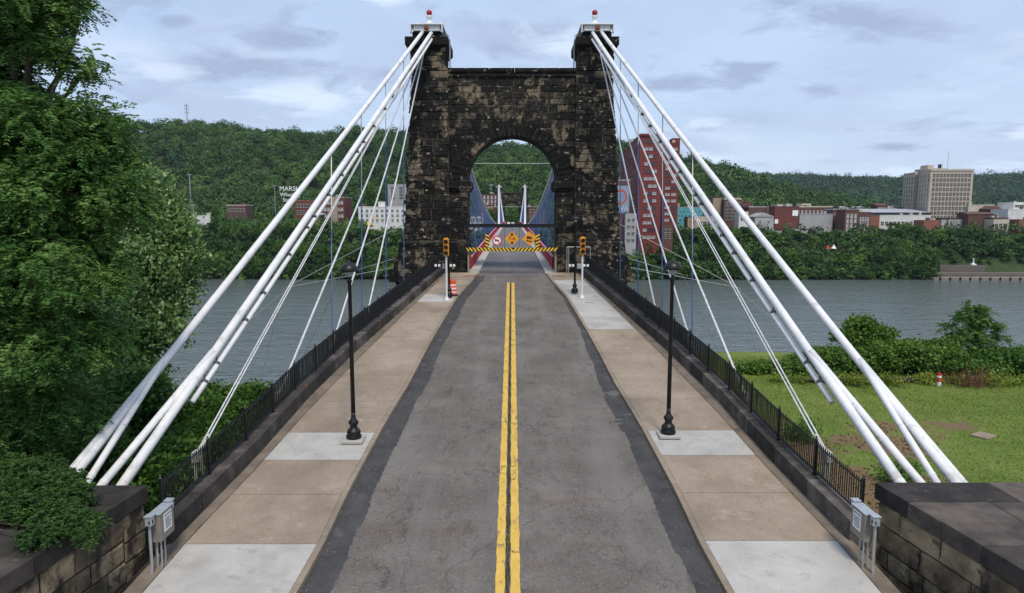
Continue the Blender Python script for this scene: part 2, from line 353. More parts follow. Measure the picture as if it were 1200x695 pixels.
M['leaf_farhill'] = LEAF('far_hillside_leaf', (.014, .044, .016), (.030, .078, .028), (.062, .125, .045), .7, .1, sc=.01)
M['leaf_vine'] = LEAF('vine_leaf', (.018, .052, .012), (.042, .10, .020), (.09, .18, .035), .5, .25)
M['twig_red'] = flat('dead_red_twig', (.13, .055, .035), .9, var=.4)
M['ground'] = mat('bank_ground', [(.3, (.02, .045, .012)), (.7, (.05, .07, .025))], scale=.25, detail=8, rough=.95)
M['grass_ground'] = mat('mown_grass', [(.25, (.07, .115, .018)), (.5, (.12, .175, .03)), (.75, (.18, .20, .055))], scale=.5, detail=9, rough=.95, bump=.03, bscale=25,
                        layers=[('dirt', 0, .35, .65, (.17, .10, .065), .85, (1, 1, 1), 'attr'), (22, 4, .5, .8, (.18, .17, .07), .4, (1, 1, 1)), (2.5, 7, .62, .72, (.22, .18, .11), .55, (1, 1, 1))])
M['grass'] = LEAF('grass_blade', (.10, .155, .018), (.19, .265, .034), (.36, .37, .10), .45, .25, sc=.28)

# ------------------------------------------------------------------ terrain
def interp(x, tab): t = np.array(tab, float); return np.interp(x, t[:, 0], t[:, 1])
def sstep(a, b, x): t = np.clip((x-a)/(b-a), 0, 1); return t*t*(3-2*t)
RIDGE_A = [(-900, 175), (-300, 152), (0, 148), (150, 152), (200, 148), (245, 146), (275, 146), (308, 156), (340, 153), (390, 157), (435, 155), (480, 158), (560, 168), (585, 171), (600, 168), (620, 172), (640, 169),
           (700, 166), (725, 170), (760, 180), (800, 187), (830, 196), (860, 209), (900, 226), (950, 243), (1000, 256), (1300, 262)]
RIDGE_B = [(-2000, 225), (0, 215), (600, 215), (780, 204), (870, 204), (900, 206), (950, 208), (1050, 210), (1138, 205), (1200, 205), (1400, 202), (2600, 215)]
YA, YB = 820., 1750.
def ridge_z(px, tab, Y): return (252-interp(px, tab))/800*Y*1.007
def wob(X, Y, s): return np.sin(X/s+1.3)*np.cos(Y/s*.9+.4)+.5*np.sin(X/s*2.3+Y/s*1.7)
def height(X, Y):
    X = np.asarray(X, float); Y = np.asarray(Y, float)
    near = np.where(X > 0, -10.5, -12.)+.12*wob(X, Y, 4.)
    edge = np.where(X > 0, 50.5, 40.)+1.5*np.sin(X/7.)
    z = near+(-35.5-near)*sstep(0, 26, Y-edge)
    z = np.where(np.abs(X) < 11.5, np.minimum(z, RA+RB*Y-.8), z)
    far = -35.5+(26)*sstep(346, 400, Y)+.3*wob(X, Y, 13)
    z = np.where(Y > 200, far, z)
    pa = X/np.maximum(YA, 1)*800+600; ra = ridge_z(pa, RIDGE_A, YA)-14.5
    rb = ridge_z(X/YB*800+600, RIDGE_B, YB)-21
    u = sstep(455, YA, Y); hA = -9.5+(np.maximum(ra, -9.5)+9.5)*np.where(Y < YA, u, 1-.55*sstep(YA, YA+350, Y))
    v = sstep(1150, YB, Y); hB = -9.5+(rb+9.5)*np.where(Y < YB, v, 1-.3*sstep(YB, YB+900, Y))
    hill = np.maximum(hA, hB)+wob(X, Y, 45)*2.2*sstep(480, 600, Y)
    return np.where(Y > 440, np.maximum(z, hill), z)
def grid(xs, ys, name, m, attrs=None, cut=False):
    XX, YY = np.meshgrid(xs, ys); ZZ = height(XX, YY); nx = len(xs); ny = len(ys)
    V = np.stack([XX.ravel(), YY.ravel(), ZZ.ravel()], 1)
    i = np.arange((ny-1)*nx).reshape(ny-1, nx)[:, :-1].ravel(); Q = np.stack([i, i+1, i+nx+1, i+nx], 1)
    at = {k: fn(V) for k, fn in (attrs or {}).items()}
    if cut: c_ = V[Q].mean(1); Q = Q[~((c_[:, 0] > 9) & (c_[:, 0] < 62) & (c_[:, 1] > -30) & (c_[:, 1] < 98))]
    return np_mesh(name, V, Q, [m], attrs=at)
xs = np.unique(np.concatenate([np.arange(-6000, -600, 120), np.arange(-600, 700, 14), np.arange(700, 6001, 120), np.arange(-50, 8.9, 1.2), [9.0]]))
xs = np.unique(np.concatenate([xs[xs <= 9.0], np.arange(9, 62.1, 5.3), xs[xs > 62]]))
ysn = np.concatenate([np.arange(-300, -30, 30), np.arange(-30, 100, 2.), np.arange(100, 340, 30), np.arange(340, 410, 3.), np.arange(410, 1300, 16.), np.arange(1300, 2900, 45), np.arange(2900, 6001, 300)])
def dirt(V):
    x, y = V[:, 0], V[:, 1]; d = np.zeros(len(V))
    for cx, cy, rx, ry, a in ((11.2, 22, 2.2, 7.5, 1.2), (13.5, 25, 3.5, 3, 1.), (12.6, 29, 2.6, 2.6, .8), (17, 30.5, 3.6, 1.7, .8), (20, 33, 4.5, 1.1, .7), (10.5, 30, 1.2, 9, .7), (14.5, 21.5, 3, 2, .6), (12.5, 33, 1.5, 2.5, .55)):
        q = ((x-cx)/rx)**2+((y-cy)/ry)**2; d = np.maximum(d, a*np.exp(-q*.8))
    n = .8*np.sin(x*2.1+np.sin(y*1.7)*1.3)*np.cos(y*1.9+x*.6)+.35*np.sin(x*5.3+y*3.1)*np.sin(y*4.7-x*1.2)
    return np.clip(d*(1+.7*n)+.06*n, 0, 1)
# left/far ground plus the strip right of the field, then the finely meshed field between them
g1 = link('ground', grid(xs, ysn, 'ground', M['ground'], cut=True)); tag(g1, kind='structure')
# the right side near field
yf = np.arange(-30, 98.1, .5)
g2 = link('grass_field', grid(np.arange(9.0, 62.01+.5, .5), yf, 'grass_field', M['grass_ground'], {'dirt': dirt})); tag(g2, kind='structure')
g2.location.z = .03

# water: one sheet
M['water'] = None
wm = bpy.data.materials.new('river_water'); wm.use_nodes = True; n_ = wm.node_tree.nodes; l_ = wm.node_tree.links; n_.clear()
wo = n_.new('ShaderNodeOutputMaterial'); wb = n_.new('ShaderNodeBsdfPrincipled'); l_.new(wb.outputs[0], wo.inputs[0])
wb.inputs['Base Color'].default_value = (.10, .122, .116, 1); wb.inputs['Roughness'].default_value = .16; wb.inputs['IOR'].default_value = 1.33
wt = n_.new('ShaderNodeTexCoord')
def wn(scale, st, det):
    mp = n_.new('ShaderNodeMapping'); mp.inputs['Scale'].default_value = st; l_.new(wt.outputs['Object'], mp.inputs[0])
    t = n_.new('ShaderNodeTexNoise'); t.inputs['Scale'].default_value = scale; t.inputs['Detail'].default_value = det; t.inputs['Distortion'].default_value = .6; l_.new(mp.outputs[0], t.inputs[0]); return t.outputs[0]
bp1 = n_.new('ShaderNodeBump'); bp1.inputs['Distance'].default_value = .42; bp1.inputs['Strength'].default_value = 1; l_.new(wn(.5, (.55, 1.2, 1), 5), bp1.inputs['Height'])
bp2 = n_.new('ShaderNodeBump'); bp2.inputs['Distance'].default_value = .5; bp2.inputs['Strength'].default_value = 1; l_.new(wn(.07, (.5, 1.1, 1), 3), bp2.inputs['Height'])
l_.new(bp2.outputs[0], bp1.inputs['Normal']); l_.new(bp1.outputs[0], wb.inputs['Normal'])
mb = MB(); mb.add([(-6000, 30, WATER), (6000, 30, WATER), (6000, 362, WATER), (-6000, 362, WATER)], [(0, 1, 2, 3)])
tag(mb.build('river', wm), kind='structure')

# ------------------------------------------------------------------ approach road, sidewalks, kerb walls
kpix = [(848, 695), (820, 636), (790, 572), (752.5, 502), (739.5, 480), (720.5, 449), (703, 415), (688.4, 388.6), (670.2, 358.4), (664, 348), (656, 339), (646.5, 329), (642, 322)]
KX = sorted([(road_at(*q).y, road_at(*q).x) for q in kpix]); KX = [(-40, 5.2), (14., 4.88)]+[(y, min(x, 4.86)) for y, x in KX[1:]]+[(56.0, 2.62)]
WX = [(-40, 9.3), (15.73, 8.68), (21.44, 8.33), (27, 8.22), (33.4, 7.78), (44.1, 6.72), (52.74, 5.85), (56., 5.5)]
JX = [(-40, 8.5), (14.58, 8.34), (16.74, 8.3), (20.71, 8.04), (25.45, 7.85), (32.27, 7.39), (44, 6.4), (56, 5.3)]
kx = lambda Y: float(interp(Y, KX)); wx = lambda Y: float(interp(Y, WX)); jx = lambda Y: float(interp(Y, JX))
KH = .12
def P3(x, Y, dz=0.): return (x, Y, RA+RB*Y+dz)
def strip(mb, fl, fr, y0, y1, dz, mi=0, step=1.0, t=.5):
    ys = [y0]; 
    while ys[-1]+step < y1-.01: ys.append(ys[-1]+step)
    ys.append(y1); vs = []
    for y in ys: vs += [P3(fl(y), y, dz), P3(fr(y), y, dz)]
    mb.add(vs, [(2*i, 2*i+1, 2*i+3, 2*i+2) for i in range(len(ys)-1)], mi, t)
mb = MB(); strip(mb, lambda y: -kx(y)-.1, lambda y: kx(y)+.1, -39, 56, -KH, step=1.); tag(mb.build('road', M['asphalt']), kind='structure')
# darker repair strips along the kerbs
random.seed(3)
def wig2(y, a, s):
    k = math.floor(y*.8+s); r = random.Random(k*7+int(s*10)); return a*(r.random()-.5)*2+.012*math.sin(y*31+s)+.015*math.sin(y*17)
def wig(y, a, s): return a*(math.sin(y*1.7+s)+.6*math.sin(y*4.1+2*s)+.4*math.sin(y*9.7+s*3))
mb = MB()
strip(mb, lambda y: -kx(y)+.002, lambda y: -kx(y)+.70+wig2(y, .06, 1), -20, 55.2, -KH+.004, step=.09)
strip(mb, lambda y: kx(y)-(.68 if y < 28 else max(.25, .68-(y-28)*.035))+wig2(y, .07, 4), lambda y: kx(y)-.002, -20, 50.5, -KH+.004, step=.09)
tag(mb.build('road_repair_strip', M['patch']), kind='structure')
mb = MB()
for a, b_ in ((-.385, -.17), (-.035, .19)):
    strip(mb, lambda y, a=a: a+wig(y*3, .008, a*9), lambda y, b_=b_: b_+wig(y*3, .008, b_*7+1), -20, 52.2, -KH+.008, step=.12)
tag(mb.build('road_centre_lines', M['paint']), kind='structure')
# weeds sprouting in the seam between the lines
n = 2600; Y = rng.uniform(9, 45, n); keep = (np.sin(Y*1.9)+np.sin(Y*.8+1)+rng.normal(size=n)*.7) > .2; Y = Y[keep]
Pn = np.stack([-.1+rng.normal(size=len(Y))*.022, Y, RA+RB*Y-KH+.012+rng.random(len(Y))*.025], 1)
V, Q = leaf_quads(Pn, .022, .5); tag(link('weeds_in_seam', np_mesh('weeds_in_seam', V, Q, [M['grass']], tint=rng.random(len(Q))*.5)), 'small green weeds growing in the seam between the yellow lines', 'weeds', kind='stuff')
# crack seam dark line between paint lines
mb = MB(); strip(mb, lambda y: -.150+wig(y*3, .016, 2), lambda y: -.058+wig(y*3, .016, 5), -20, 52, -KH+.004, step=.12); tag(mb.build('road_seam', M['crevice']), kind='structure')

for sd in (1, -1):
    mb = MB()
    ends = sorted([14.0-3.1*k for k in range(1, 14)]+[16.6, 19.1, 21.6, 23.65, 26.8, 30., 33.2, 36.0, 37.75, 40.5, 43.3, 45.2, 47.6, 50.2, 52.6, 54.2, 56.0]) if sd > 0 else \
           sorted([13.8-3.1*k for k in range(1, 14)]+[16.45, 19.0, 21.25, 23.45, 26.5, 29.8, 33.0, 36.2, 39.3, 42.2, 44.9, 47.4, 50.0, 52.5, 54.2, 56.0])
    for y0, y1 in zip(ends, ends[1:]):
        ym = (y0+y1)/2
        pale = (ym < 16.5 and ym > 7) or (21.4 < ym < 23.6) or (sd > 0 and 37.7 < ym < 52.6) or (sd < 0 and 44.9 < ym < 47.4)
        g = .007; t = random.random()
        inner = (lambda y: kx(y)+.17)
        L0 = (lambda y: sd*inner(y)); R0 = (lambda y: sd*(jx(y)-.012))
        a, b_ = (L0, R0) if sd > 0 else (R0, L0)
        strip(mb, a, b_, y0+g, y1-g, 0, 1 if pale else 0, step=.8, t=t)
    a, b_ = (lambda y: sd*(jx(y)+.012)), (lambda y: sd*(wx(y)+.08))
    if sd < 0: a, b_ = b_, a
    strip(mb, a, b_, -38, 56, -.004, 2)
    strip(mb, *((lambda y: kx(y)+.1, lambda y: wx(y)+.05) if sd > 0 else (lambda y: -wx(y)-.05, lambda y: -kx(y)-.1)), -38, 56, -.03, 3)
    tag(mb.build('sidewalk', [M['walk'], M['pale'], M['walk_edge'], M['crevice']]), kind='structure')
    # kerb: real step
    mb = MB(); y = -38.
    while y < 55.9:
        y1 = min(y+2.4, 56.); gg = .006
        for q0 in np.arange(y, y1, .6):
            q1 = min(q0+.6, y1); A0 = q0+(gg if q0 == y else 0); A1 = q1-(gg if q1 >= y1 else 0)
            xs_ = [(kx(A0), A0), (kx(A1), A1), (kx(A1)+.16, A1), (kx(A0)+.16, A0)]
            mb.prism([(sd*p[0], p[1]) for p in xs_][::sd], lambda p: RA+RB*p[1]-.3, lambda p: RA+RB*p[1]+.004, 0)
        y = y1
    tag(mb.build('kerb', M['walk']), kind='structure')

# weeds and grit lodged in the pavement joints and along the kerbs
n = 5200; Y = rng.uniform(13.5, 52, n); sg_n = np.where(rng.random(n) < .5, -1, 1); pick = rng.random(n)
Xb = np.where(pick < .55, interp(Y, JX), np.where(pick < .8, interp(Y, KX)-.03, interp(Y, WX)-.02)); zo = np.where((pick >= .55) & (pick < .8), -KH+.012, .008)
keep = np.sin(Y*1.3+sg_n*2)+np.sin(Y*3.7+pick*3)+rng.normal(size=n)*.6 > .9
P0 = np.stack([sg_n*(Xb+rng.normal(size=n)*.014), Y, RA+RB*Y+zo+rng.random(n)*.02], 1)[keep]
V, Q = leaf_quads(P0, rng.uniform(.012, .034, len(P0)), .5); tag(link('joint_weeds', np_mesh('joint_weeds', V, Q, [M['grass']], tint=rng.random(len(Q))*.35)), 'tiny weeds lodged in the pavement joints and along the kerbs', 'weeds', kind='stuff')
n = 5000; Y = rng.uniform(12.5, 50, n); X = rng.uniform(-8.2, 8.2, n); on_road = np.abs(X) < interp(Y, KX)-.02; X = np.where(on_road, np.sign(X)*(interp(Y, KX)-.03-np.abs(rng.normal(size=n))*.35), X)
keep = (np.abs(X) < interp(Y, JX)) & ((rng.random(n) < .3) | on_road)
P0 = np.stack([X, Y, RA+RB*Y+np.where(on_road, -KH+.010, .006)], 1)[keep]; V, Q = leaf_quads(P0, rng.uniform(.006, .018, len(P0)), .8)
M['grit'] = flat('pale_grit', (.22, .20, .17), .9, var=.6, scale=2); tag(link('grit', np_mesh('grit', V, Q, [M['grit']])), 'loose pale grit scattered on the pavement and in the gutters', 'grit', kind='stuff')

# solid masonry under the approach
mb = MB(); ysb = [-39, 0, 8, 15.73, 21.44, 27, 33.4, 44.1, 52.74, 56.]
for y0, y1 in zip(ysb, ysb[1:]):
    mb.prism([(-wx(y0)-.5, y0), (wx(y0)+.5, y0), (wx(y1)+.5, y1), (-wx(y1)-.5, y1)], -36, lambda p: RA+RB*p[1]-.35)
tag(mb.build('approach_embankment', M['stone_warm']), 'stone embankment carrying the road up to the bridge tower', 'embankment')

def side_name(sd): return 'right' if sd > 0 else 'left'
# kerb walls of dark stone, and iron fences on them
FH = .53
for sd in (1, -1):
    mb = MB(); y = 16.45 if sd < 0 else 16.6
    while y < 55.4:
        y1 = min(y+random.uniform(1.5, 2.3), 55.9); g = .008; t = random.random(); dz = random.uniform(-.012, .012)
        poly = [(wx(y+g)+random.uniform(-.008, .008), y+g), (wx(y1-g)+random.uniform(-.008, .008), y1-g), (wx(y1-g)+.56, y1-g), (wx(y+g)+.56, y+g)]
        mb.prism([(sd*p[0], p[1]) for p in poly][::sd], lambda p: RA+RB*p[1]-.2, lambda p: RA+RB*p[1]+FH+dz, 0, t)
        y = y1
    kw = mb.build('parapet_wall', M['kerb_stone'])
    tag(kw, 'low dark stone parapet along the %s sidewalk, under the iron fence' % side_name(sd), 'wall')
    bm_ = kw.modifiers.new('bevel', 'BEVEL'); bm_.width = .018; bm_.segments = 2
    fx = lambda Y: wx(Y)+.36
    rt = empty('iron_fence', (sd*fx(16.8), 16.8, RA+RB*16.8+FH), 'black iron picket fence on the %s parapet, %s' % (side_name(sd), 'beside the grass field' if sd > 0 else 'beside the trees and bushes'), 'fence')
    ys = [16.75+2.42*k for k in range(16)]+[55.3]
    for i, y0 in enumerate(ys):
        m2 = MB(); b0 = Vector((sd*fx(y0), y0, RA+RB*y0+FH-.02))
        m2.box(b0+Vector((0, 0, .53)), (.062, .062, 1.06)); m2.lathe([(.04, 0), (.045, .02), (.02, .05), (.035, .08), (.001, .12)], b0+Vector((0, 0, 1.06)), 8)
        m2.box(b0+Vector((0, 0, .03)), (.13, .13, .04))
        m2.build('fence_post', M['black'], rt)
        if i+1 < len(ys):
            y1 = ys[i+1]; m2 = MB(); npk = int((y1-y0)/.102)
            for h_ in (.10, .90):
                a = Vector((sd*fx(y0), y0, RA+RB*y0+FH+h_)); c = Vector((sd*fx(y1), y1, RA+RB*y1+FH+h_))
                m2.tube([a, c], .026, 4)
            for k in range(1, npk):
                yy = y0+(y1-y0)*k/npk; p = Vector((sd*fx(yy), yy, RA+RB*yy+FH+.06)); ln = Vector((random.uniform(-.006, .006), random.uniform(-.006, .006), 0))
                m2.tube([p, p+ln+Vector((0, 0, .88)), p+ln+Vector((0, 0, .91)), p+ln+Vector((0, 0, .96))], [.0175, .0175, .023, .001], 4, caps=False)
            m2.build('picket_panel', M['black'], rt)

# ------------------------------------------------------------------ rock-faced masonry
def rock_panel(mb, O, U, Vv, Nn, Wd, H, ch=(.42, .60), bl=(.6, 1.45), pro=.07, mask=None, mi=0, joint=.032, tb=(0, 1)):
    O, U, Vv, Nn = map(Vector, (O, U, Vv, Nn)); v = 0.
    while v < H-.05:
        h = min(random.uniform(*ch), H-v)
        if H-(v+h) < ch[0]*.6: h = H-v
        u = -random.uniform(0, bl[0])
        while u < Wd-.02:
            w = random.uniform(*bl); a = max(u, 0); b_ = min(u+w, Wd)
            if Wd-b_ < .3: b_ = Wd
            u = b_ if b_ == Wd else u+w
            if b_-a < .08: continue
            if mask and not mask(a, b_, v, v+h): continue
            p = random.uniform(.2, 1)*pro; t = random.uniform(*tb)
            us = [a+joint/2, a+joint/2+.035, a+(b_-a)*.35, a+(b_-a)*.68, b_-joint/2-.035, b_-joint/2]
            vs_ = [v+joint/2, v+joint/2+.035, v+h*.5, v+h-joint/2-.035, v+h-joint/2]
            pts = []
            for j, vv in enumerate(vs_):
                for i, uu in enumerate(us):
                    e = (i in (0, 5)) or (j in (0, 4))
                    d = .004 if e else p*random.uniform(.45, 1.15)
                    ju = 0 if e else random.uniform(-.03, .03); jv = 0 if e else random.uniform(-.02, .02)
                    pts.append(O+U*(uu+ju)+Vv*(vv+jv)+Nn*d)
            fs = [(j*6+i, j*6+i+1, (j+1)*6+i+1, (j+1)*6+i) for j in range(4) for i in range(5)]
            if U.cross(Vv).dot(Nn) < 0: fs = [f[::-1] for f in fs]
            mb.add(pts, fs, mi, t)
        v += h
random.seed(11)
def tower(y0, label):
    rt = empty('stone_tower', (0, y0+2, -4.8), label, 'bridge tower')
    YF, YBk = y0, y0+4.5; ZB, ZP, ZW = -36., 11.35, 11.3; RO = 3.66; ZC = 2.74; TY0, TY1 = y0+.3, y0+3.4
    def batter(x, y, z):
        ax = abs(x)
        if ax > 5.15:
            k = interp(z, [(-36, 11.2), (-5, 9.35), (-3.4, 9.0), (-1.2, 8.75), (4, 8.4), (10.9, 7.95), (11.4, 8.0), (20, 8.0)])
            ax2 = 5.1+(ax-5.1)*(k-5.1)/(8.4-5.1) if z < 11.4 else ax
            x = math.copysign(ax2, x)
        return (x, y, z)
    # piers
    for sd in (-1, 1):
        mb = MB()
        zz = [-36, -20, -5, -3.4, -1.2, 4, 10.9, 11.38]
        for a, b_ in zip(zz, zz[1:]): mb.b2(sd*5.1, sd*8.4, YF, YBk, a, b_, 1, t=.3)
        X0 = 5.1 if sd > 0 else -8.4
        rock_panel(mb, (X0, YF, -10), (1, 0, 0), (0, 0, 1), (0, -1, 0), 3.3, 20.9, pro=.13)
        rock_panel(mb, (X0, YBk, -10), (1, 0, 0), (0, 0, 1), (0, 1, 0), 3.3, 20.9, pro=.12)
        rock_panel(mb, (sd*8.4, YF, -16), (0, 1, 0), (0, 0, 1), (sd, 0, 0), 4.5, 26.9, pro=.2)
        rock_panel(mb, (sd*5.1, YF, -5), (0, 1, 0), (0, 0, 1), (-sd, 0, 0), .32, 16, pro=.02)
        # base plinth courses step out
        for k_, (zt, e) in enumerate(((-2.2, .10), (-3.3, .22), (-4.4, .36))):
            mb.b2(sd*5.2, sd*(8.62+e), YF-.06-.08*k_, YBk+.1, zt-1.08, zt, t=random.random(), bev=.05)
        mb.build('pier', [M['stone'], M['mortar']], rt, warp=batter)
        # belt, shaft, cap
        mb = MB(); xc = sd*6.76
        mb.box((xc, y0+2.2, 11.55), (3.06, 4.5, .32), bev=.05, t=.2)
        for (z0, z1, w, d) in ((11.71, 12.15, 2.74, 4.0), (12.15, 12.62, 2.68, 3.9), (12.62, 13.02, 2.66, 3.9)):
            mb.box((xc, y0+2.2, (z0+z1)/2), (w, d, z1-z0), bev=.04, t=random.random())
        for yy, nn_ in ((y0+.2, -1), (y0+4.2, 1)):
            rock_panel(mb, (xc-1.32, yy+(.03 if nn_ < 0 else -.03), 11.74), (1, 0, 0), (0, 0, 1), (0, nn_, 0), 2.64, 1.28, ch=(.4, .46), bl=(.6, 1.3), pro=.09)
        for xx, nn_ in ((xc-1.33, -1), (xc+1.33, 1)):
            rock_panel(mb, (xx, y0+.25, 11.74), (0, 1, 0), (0, 0, 1), (nn_, 0, 0), 3.9, 1.28, ch=(.4, .46), bl=(.6, 1.3), pro=.07)
        mb.build('pillar', M['stone'], rt)
        mb = MB(); pr = [(1.36, 13.0), (1.50, 13.18), (1.70, 13.38), (1.70, 13.98), (1.45, 14.03)]
        vs = []; fs = []
        for hw, z in pr:
            vs += [(xc-hw, y0+2.2-hw-.65, z), (xc+hw, y0+2.2-hw-.65, z), (xc+hw, y0+2.2+hw+.65, z), (xc-hw, y0+2.2+hw+.65, z)]
        for i in range(len(pr)-1):
            for k_ in range(4): fs.append((i*4+k_, i*4+(k_+1) % 4, i*4+4+(k_+1) % 4, i*4+4+k_))
        fs.append(tuple(range(len(pr)*4-4, len(pr)*4))); mb.add(vs, fs, 0, .25)
        mb.box((xc, y0+2.2, 14.25), (2.35, 3.6, .46), t=.35, bev=.03)
        mb.build('pillar_cap', M['stone'], rt)
        # saddle housing with a ball finial
        mb = MB(); mb.box((xc-sd*.0, y0+2.1, 14.70), (2.1, 3.9, .44), 0, bev=.03); mb.box((xc, y0+2.1, 14.97), (2.62, 4.3, .13), 0, bev=.03)
        for q in (-1.24, 1.24): mb.box((xc+q, y0+.1, 14.62), (.07, .5, .62), 0)
        mb.box((xc, y0+.02, 14.66), (.34, .5, .22), 1)
        hs = mb.build('saddle_housing', [M['housing'], M['rust']], rt)
        mb = MB(); mb.lathe([(.55, 0), (.55, .3), (.5, .42), (.3, .5), (.22, .62), (.13, .74), (.12, .86), (.22, .98), (.24, 1.08), (.1, 1.18)], (xc, y0+2.1, 15.03), 16)
        fb = mb.build('finial_base', M['housing'], rt)
        mb = MB(); mb.lathe([(.23*math.sin(math.pi*k/12)+.0005, -.23*math.cos(math.pi*k/12)) for k in range(13)], (xc, y0+2.1, 16.40), 20)
        bl = mb.build('finial_ball', M['ballred'], rt); bl.data.shade_smooth()
        # ladder with a curved top
        mb = MB(); lx = sd*5.02
        for q in (-.2, .2):
            mb.tube([(lx, y0+1.2+q, 11.6), (lx, y0+1.2+q, 14.0), (lx+sd*.1, y0+1.2+q, 14.35), (lx+sd*.3, y0+1.2+q, 14.5)], .035, 5)
        for k_ in range(9): mb.tube([(lx, y0+1.0, 11.8+k_*.28), (lx, y0+1.4, 11.8+k_*.28)], .02, 4)
        mb.build('ladder', M['grey_steel'], rt)
    # portal wall with the arched opening
    mb = MB(); seg = 28
    arc = [(RO*math.cos(math.pi*k/seg), ZC+RO*math.sin(math.pi*k/seg)) for k in range(seg+1)]
    def ring(y): return [(x, y, z) for x, z in arc]
    top = [(5.12*math.copysign(1, x) if abs(x) > 3.4 else x*5.12/3.4, ZW) for x, z in arc]
    for yy, flip in ((TY0, 1), (TY1, -1)):
        a = ring(yy); b_ = [(x, yy, z) for x, z in top]; vs = a+b_; n1 = seg+1
        fs = [(k_, k_+n1, k_+1+n1, k_+1) for k_ in range(seg)]
        # fix corners: add side columns below the arch centre
        mb.add(vs, [f[::flip] for f in fs], 1, .3)
    a = ring(TY0); b_ = ring(TY1); mb.add(a+b_, [(k_, k_+1, k_+2+seg, k_+1+seg) for k_ in range(seg)], 0, .55)
    for sd in (-1, 1): mb.b2(sd*RO, sd*5.12, TY0, TY1, ZB, ZC, 1, t=.3)
    for sd in (-1, 1):   # side triangles between arch springing and the pier
        for yy in (TY0, TY1): mb.add([(sd*RO, yy, ZC), (sd*5.12, yy, ZC), (sd*5.12, yy, ZW)], [(0, 1, 2)], 0, .3)
    mb.b2(-5.12, 5.12, TY0, TY1, ZW-.01, ZW+.01, t=.2)
    def msk(a, b_, v0, v1):
        for uu in (a, b_, (a+b_)/2):
            for vv in (v0, v1):
                x = uu-5.1; z = vv-5
                if z < ZC and abs(x) < RO-.02: return False
                if z >= ZC-.1 and math.hypot(x, z-ZC) < RO+.75: return False
        return True
    for yy, nn_ in ((TY0, -1), (TY1, 1)):
        rock_panel(mb, (-5.1, yy, 7.6), (1, 0, 0), (0, 0, 1), (0, nn_, 0), 10.2, 3.35, pro=.08, mask=lambda a, b_, v0, v1: msk(a, b_, v0+12.6, v1+12.6), tb=(.35, 1.1))
        rock_panel(mb, (-5.1, yy, ZC-.0), (1, 0, 0), (0, 0, 1), (0, nn_, 0), 10.2, 4.86, bl=(.6, 1.2), pro=.08, mask=lambda a, b_, v0, v1: msk(a, b_, v0+5+ZC, v1+5+ZC), tb=(0, .9))
        for sd in (-1, 1):
            X0 = RO+.01 if sd > 0 else -5.1
            rock_panel(mb, (X0, yy, -5.2), (1, 0, 0), (0, 0, 1), (0, nn_, 0), 1.43, 7.3, bl=(.6, 1.4), pro=.07)
    for sd in (-1, 1): rock_panel(mb, (sd*RO, TY0, -5.2), (0, 1, 0), (0, 0, 1), (-sd, 0, 0), TY1-TY0, 7.3, bl=(.6, 1.4), pro=.05)
    mb.build('portal_wall', [M['stone'], M['mortar']], rt)
    # voussoirs
    rings = (MB(), MB()); nv = 31
    for k_ in range(nv):
        a0 = math.pi*k_/nv+.004; a1 = math.pi*(k_+1)/nv-.004; r1 = RO+random.choice((1.15, 1.3, 1.45)); pf = random.uniform(.03, .09); t = random.uniform(0, .4)
        for yy, nn_ in ((TY0, -1), (TY1, 1)):
            g = [(r, a) for a in (a0, (a0+a1)/2, a1) for r in (RO-.01, RO+.06, RO+.5, r1-.06, r1)]
            vs = []
            for i, (r, a) in enumerate(g):
                e = (i % 5 in (0, 4)) or i < 5 or i >= 10
                vs.append((r*math.cos(a), yy+nn_*((.03 if e else pf*random.uniform(.7, 1.2))), ZC+r*math.sin(a)))
            fs = [(i*5+j, i*5+j+1, i*5+j+6, i*5+j+5) for i in range(2) for j in range(4)]
            # sides
            k0 = len(vs); back = [(r*math.cos(a), yy-nn_*.05, ZC+r*math.sin(a)) for r, a in ((RO-.01, a0), (RO-.01, a1), (r1, a1), (r1, a0))]
            vs += back; fs += [(0, 10, k0+1, k0), (14, 4, k0+3, k0+2), (4, 0, k0, k0+3), (10, 14, k0+2, k0+1)]
            rings[0 if nn_ < 0 else 1].add(vs, fs, 0, t)
    for q in rings: q.build('arch_ring', M['stone'], rt)
    mb = MB()
    for sd in (-1, 1): mb.box((sd*4.2, (TY0+TY1)/2, 2.43), (1.75, TY1-TY0+.5, .62), bev=.06, t=.3); mb.box((sd*4.2, (TY0+TY1)/2, 2.04), (1.5, TY1-TY0+.3, .2), bev=.03, t=.2)
    mb.build('impost', M['stone'], rt)
    mb = MB(); x = -5.35
    while x < 5.3:
        x1 = min(x+random.uniform(1.3, 2.2), 5.35)
        if 5.35-x1 < .5: x1 = 5.35
        mb.b2(x+.01, x1-.01, y0+.02, y0+3.6, 11.31, 11.62, bev=.03, t=random.random()*.5); mb.b2(x+.01, x1-.01, y0+.12, y0+3.5, 10.97, 11.31, bev=.02, t=random.random()*.5); x = x1
    mb.build('cornice', M['stone'], rt)
    return rt
tw = tower(56., 'tall soot-blackened stone tower with arched portal, at the near end of the bridge')

tw2 = copy_tree(tw); tw2.location.y += 308; tw2['label'] = 'distant stone bridge tower seen small through the arch, across the river'

